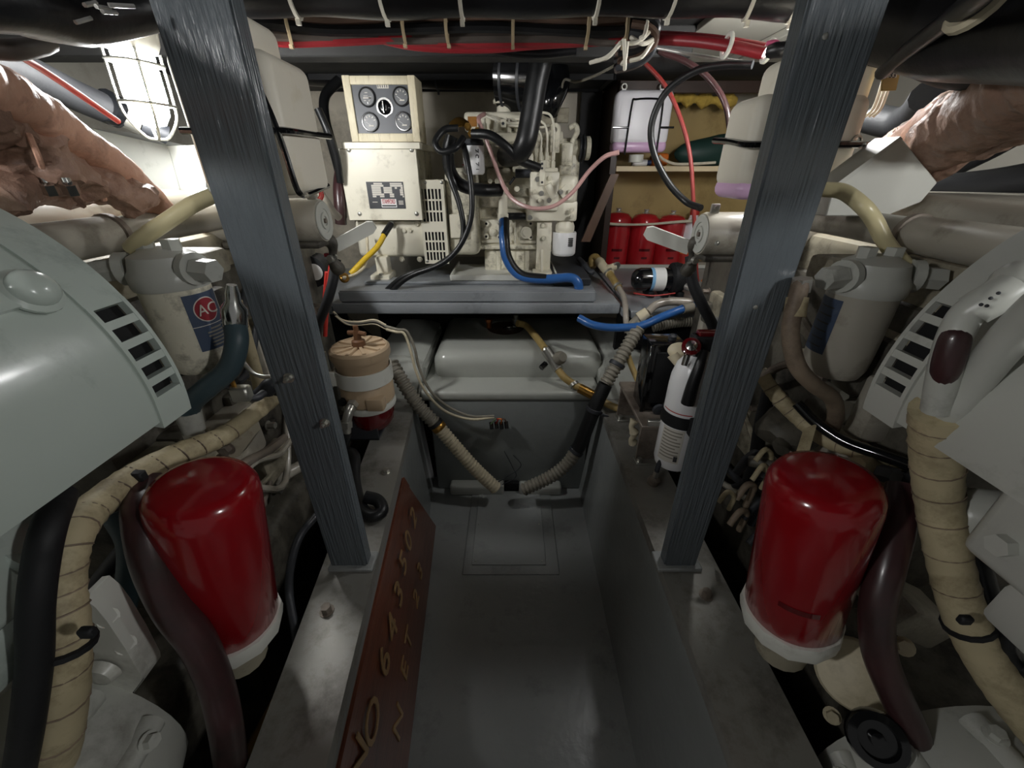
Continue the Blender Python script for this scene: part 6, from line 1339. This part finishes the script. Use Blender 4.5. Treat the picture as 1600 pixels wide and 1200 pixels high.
for k, (x_, y_) in enumerate(((1533, 476), (1548, 466), (1560, 458), (1542, 478))):
    b = B(); q = A(x_, y_, .352); b.sphere(q, .0016, 8); part('pit', b, 'charcoal', sl)
hose('painted_hose', PL((2050, 300, .24), (1850, 350, .26), (1680, 440, .30), (1600, 505, .33), (1555, 555, .345), (1520, 600, .355), (1492, 640, .36), (1476, 665, .37)), .015, 'light_grey', 'thicker grey painted hose lying across the right round housing', n=14)
hose('dark_gap_hose', PL((1530, 565, .375), (1500, 592, .375), (1482, 628, .375)), .009, 'charcoal', 'short dark hose between the two grey painted hoses')
hose('black_trunk_hose', PL((1478, 745, .39), (1500, 805, .37), (1522, 865, .35), (1540, 930, .325), (1562, 1000, .29), (1610, 1070, .26), (1670, 1120, .23)), .014, 'black_rubber', 'black hose running down beside cream trunk at the right edge', n=14)
hose('maroon_hose', PL((1412, 760, .42), (1402, 820, .385), (1384, 890, .35), (1370, 955, .325), (1374, 1020, .305), (1396, 1080, .285), (1424, 1140, .265), (1452, 1210, .245)), .020, 'maroon_hose', 'dark maroon hose passing right of the right red filter', n=14)
hose('black_loop_hose', PL((1640, 980, .26), (1590, 985, .28), (1572, 1005, .28), (1590, 1040, .27), (1640, 1060, .25)), .009, 'black_rubber', 'black hose loop at the right edge of the picture')
T = thing('lashed_fittings', 'lumpy cream tape-wrapped fittings right of the right red filter', 'wrapped fittings', A(1400, 780, .47))
for k, (x_, y_, r_) in enumerate(((1350, 735, .022), (1385, 755, .020), (1398, 775, .024), (1430, 770, .022), (1440, 800, .018), (1412, 740, .016))):
    b = B(); q = A(x_, y_, .49); b.tube([q + Vector((-.018, .0, .008)), q, q + Vector((.02, .004, -.010))], r_, 9, 4, rad=lambda t: r_ * (.75 + .35 * math.sin(t * 3.1))); part('lump', b, 'wrap_cream' if k % 3 != 2 else 'wrap_dirty', T)
for (x_, y_) in ((1375, 738), (1405, 745), (1425, 785)):
    b = B(); q = A(x_, y_, .465); b.hexa(q, q + Vector((.004, -.02, .008)), .013); part('nut', b, 'charcoal', T)
b = B(); b.prism(PL((1356, 842, .40), (1376, 812, .42), (1388, 820, .42), (1382, 848, .41)), (0, .004, 0)); tg = one('paper_tag', b, 'label_pale', 'small white paper tag behind the right red filter', 'tag')
# tangle of old wire ends in the dark gap right of the right post
rnd = random.Random(3)
for k, (x_, y_) in enumerate(((1122, 785), (1150, 780), (1160, 810), (1175, 750), (1205, 690), (1150, 740), (1180, 720), (1140, 820), (1170, 850))):
    q = A(x_, y_, .62 + .02 * (k % 3))
    hose('wire_end', [q, q + Vector((.02, .01, .02 + .01 * (k % 2))), q + Vector((.045, .02, -.005 + .02 * (k % 3))), q + Vector((.05, .03, -.05))], .005 + .002 * (k % 3), ['wrap_cream', 'wrap_dirty', 'charcoal'][k % 3], 'loose %s wire end in the dark gap right of the right post' % ('cream', 'tan', 'charcoal')[k % 3], 'wire', 'loose wire ends right of the right post')
hose('gap_pipe', PL((1170, 720, .66), (1200, 725, .64), (1235, 735, .62)), .012, 'grime_engine', 'short grimy pipe left of the right red filter', 'pipe')
hose('gap_pipe', PL((1205, 600, .75), (1190, 660, .74), (1180, 720, .72)), .014, 'charcoal', 'dark vertical pipe behind the right post', 'pipe')
b = B(); q = A(1235, 670, .64); b.sphere(q, .05, 16, (1.2, 1, .8)); b.cyl(q + Vector((-.03, -.03, -.01)), q + Vector((-.04, -.05, -.012)), .018, n=14); one('lift_pump_body', b.wrinkle(.012, 30, 3), 'grime_engine', 'round grimy pump body below the right fuel canister', 'pump')
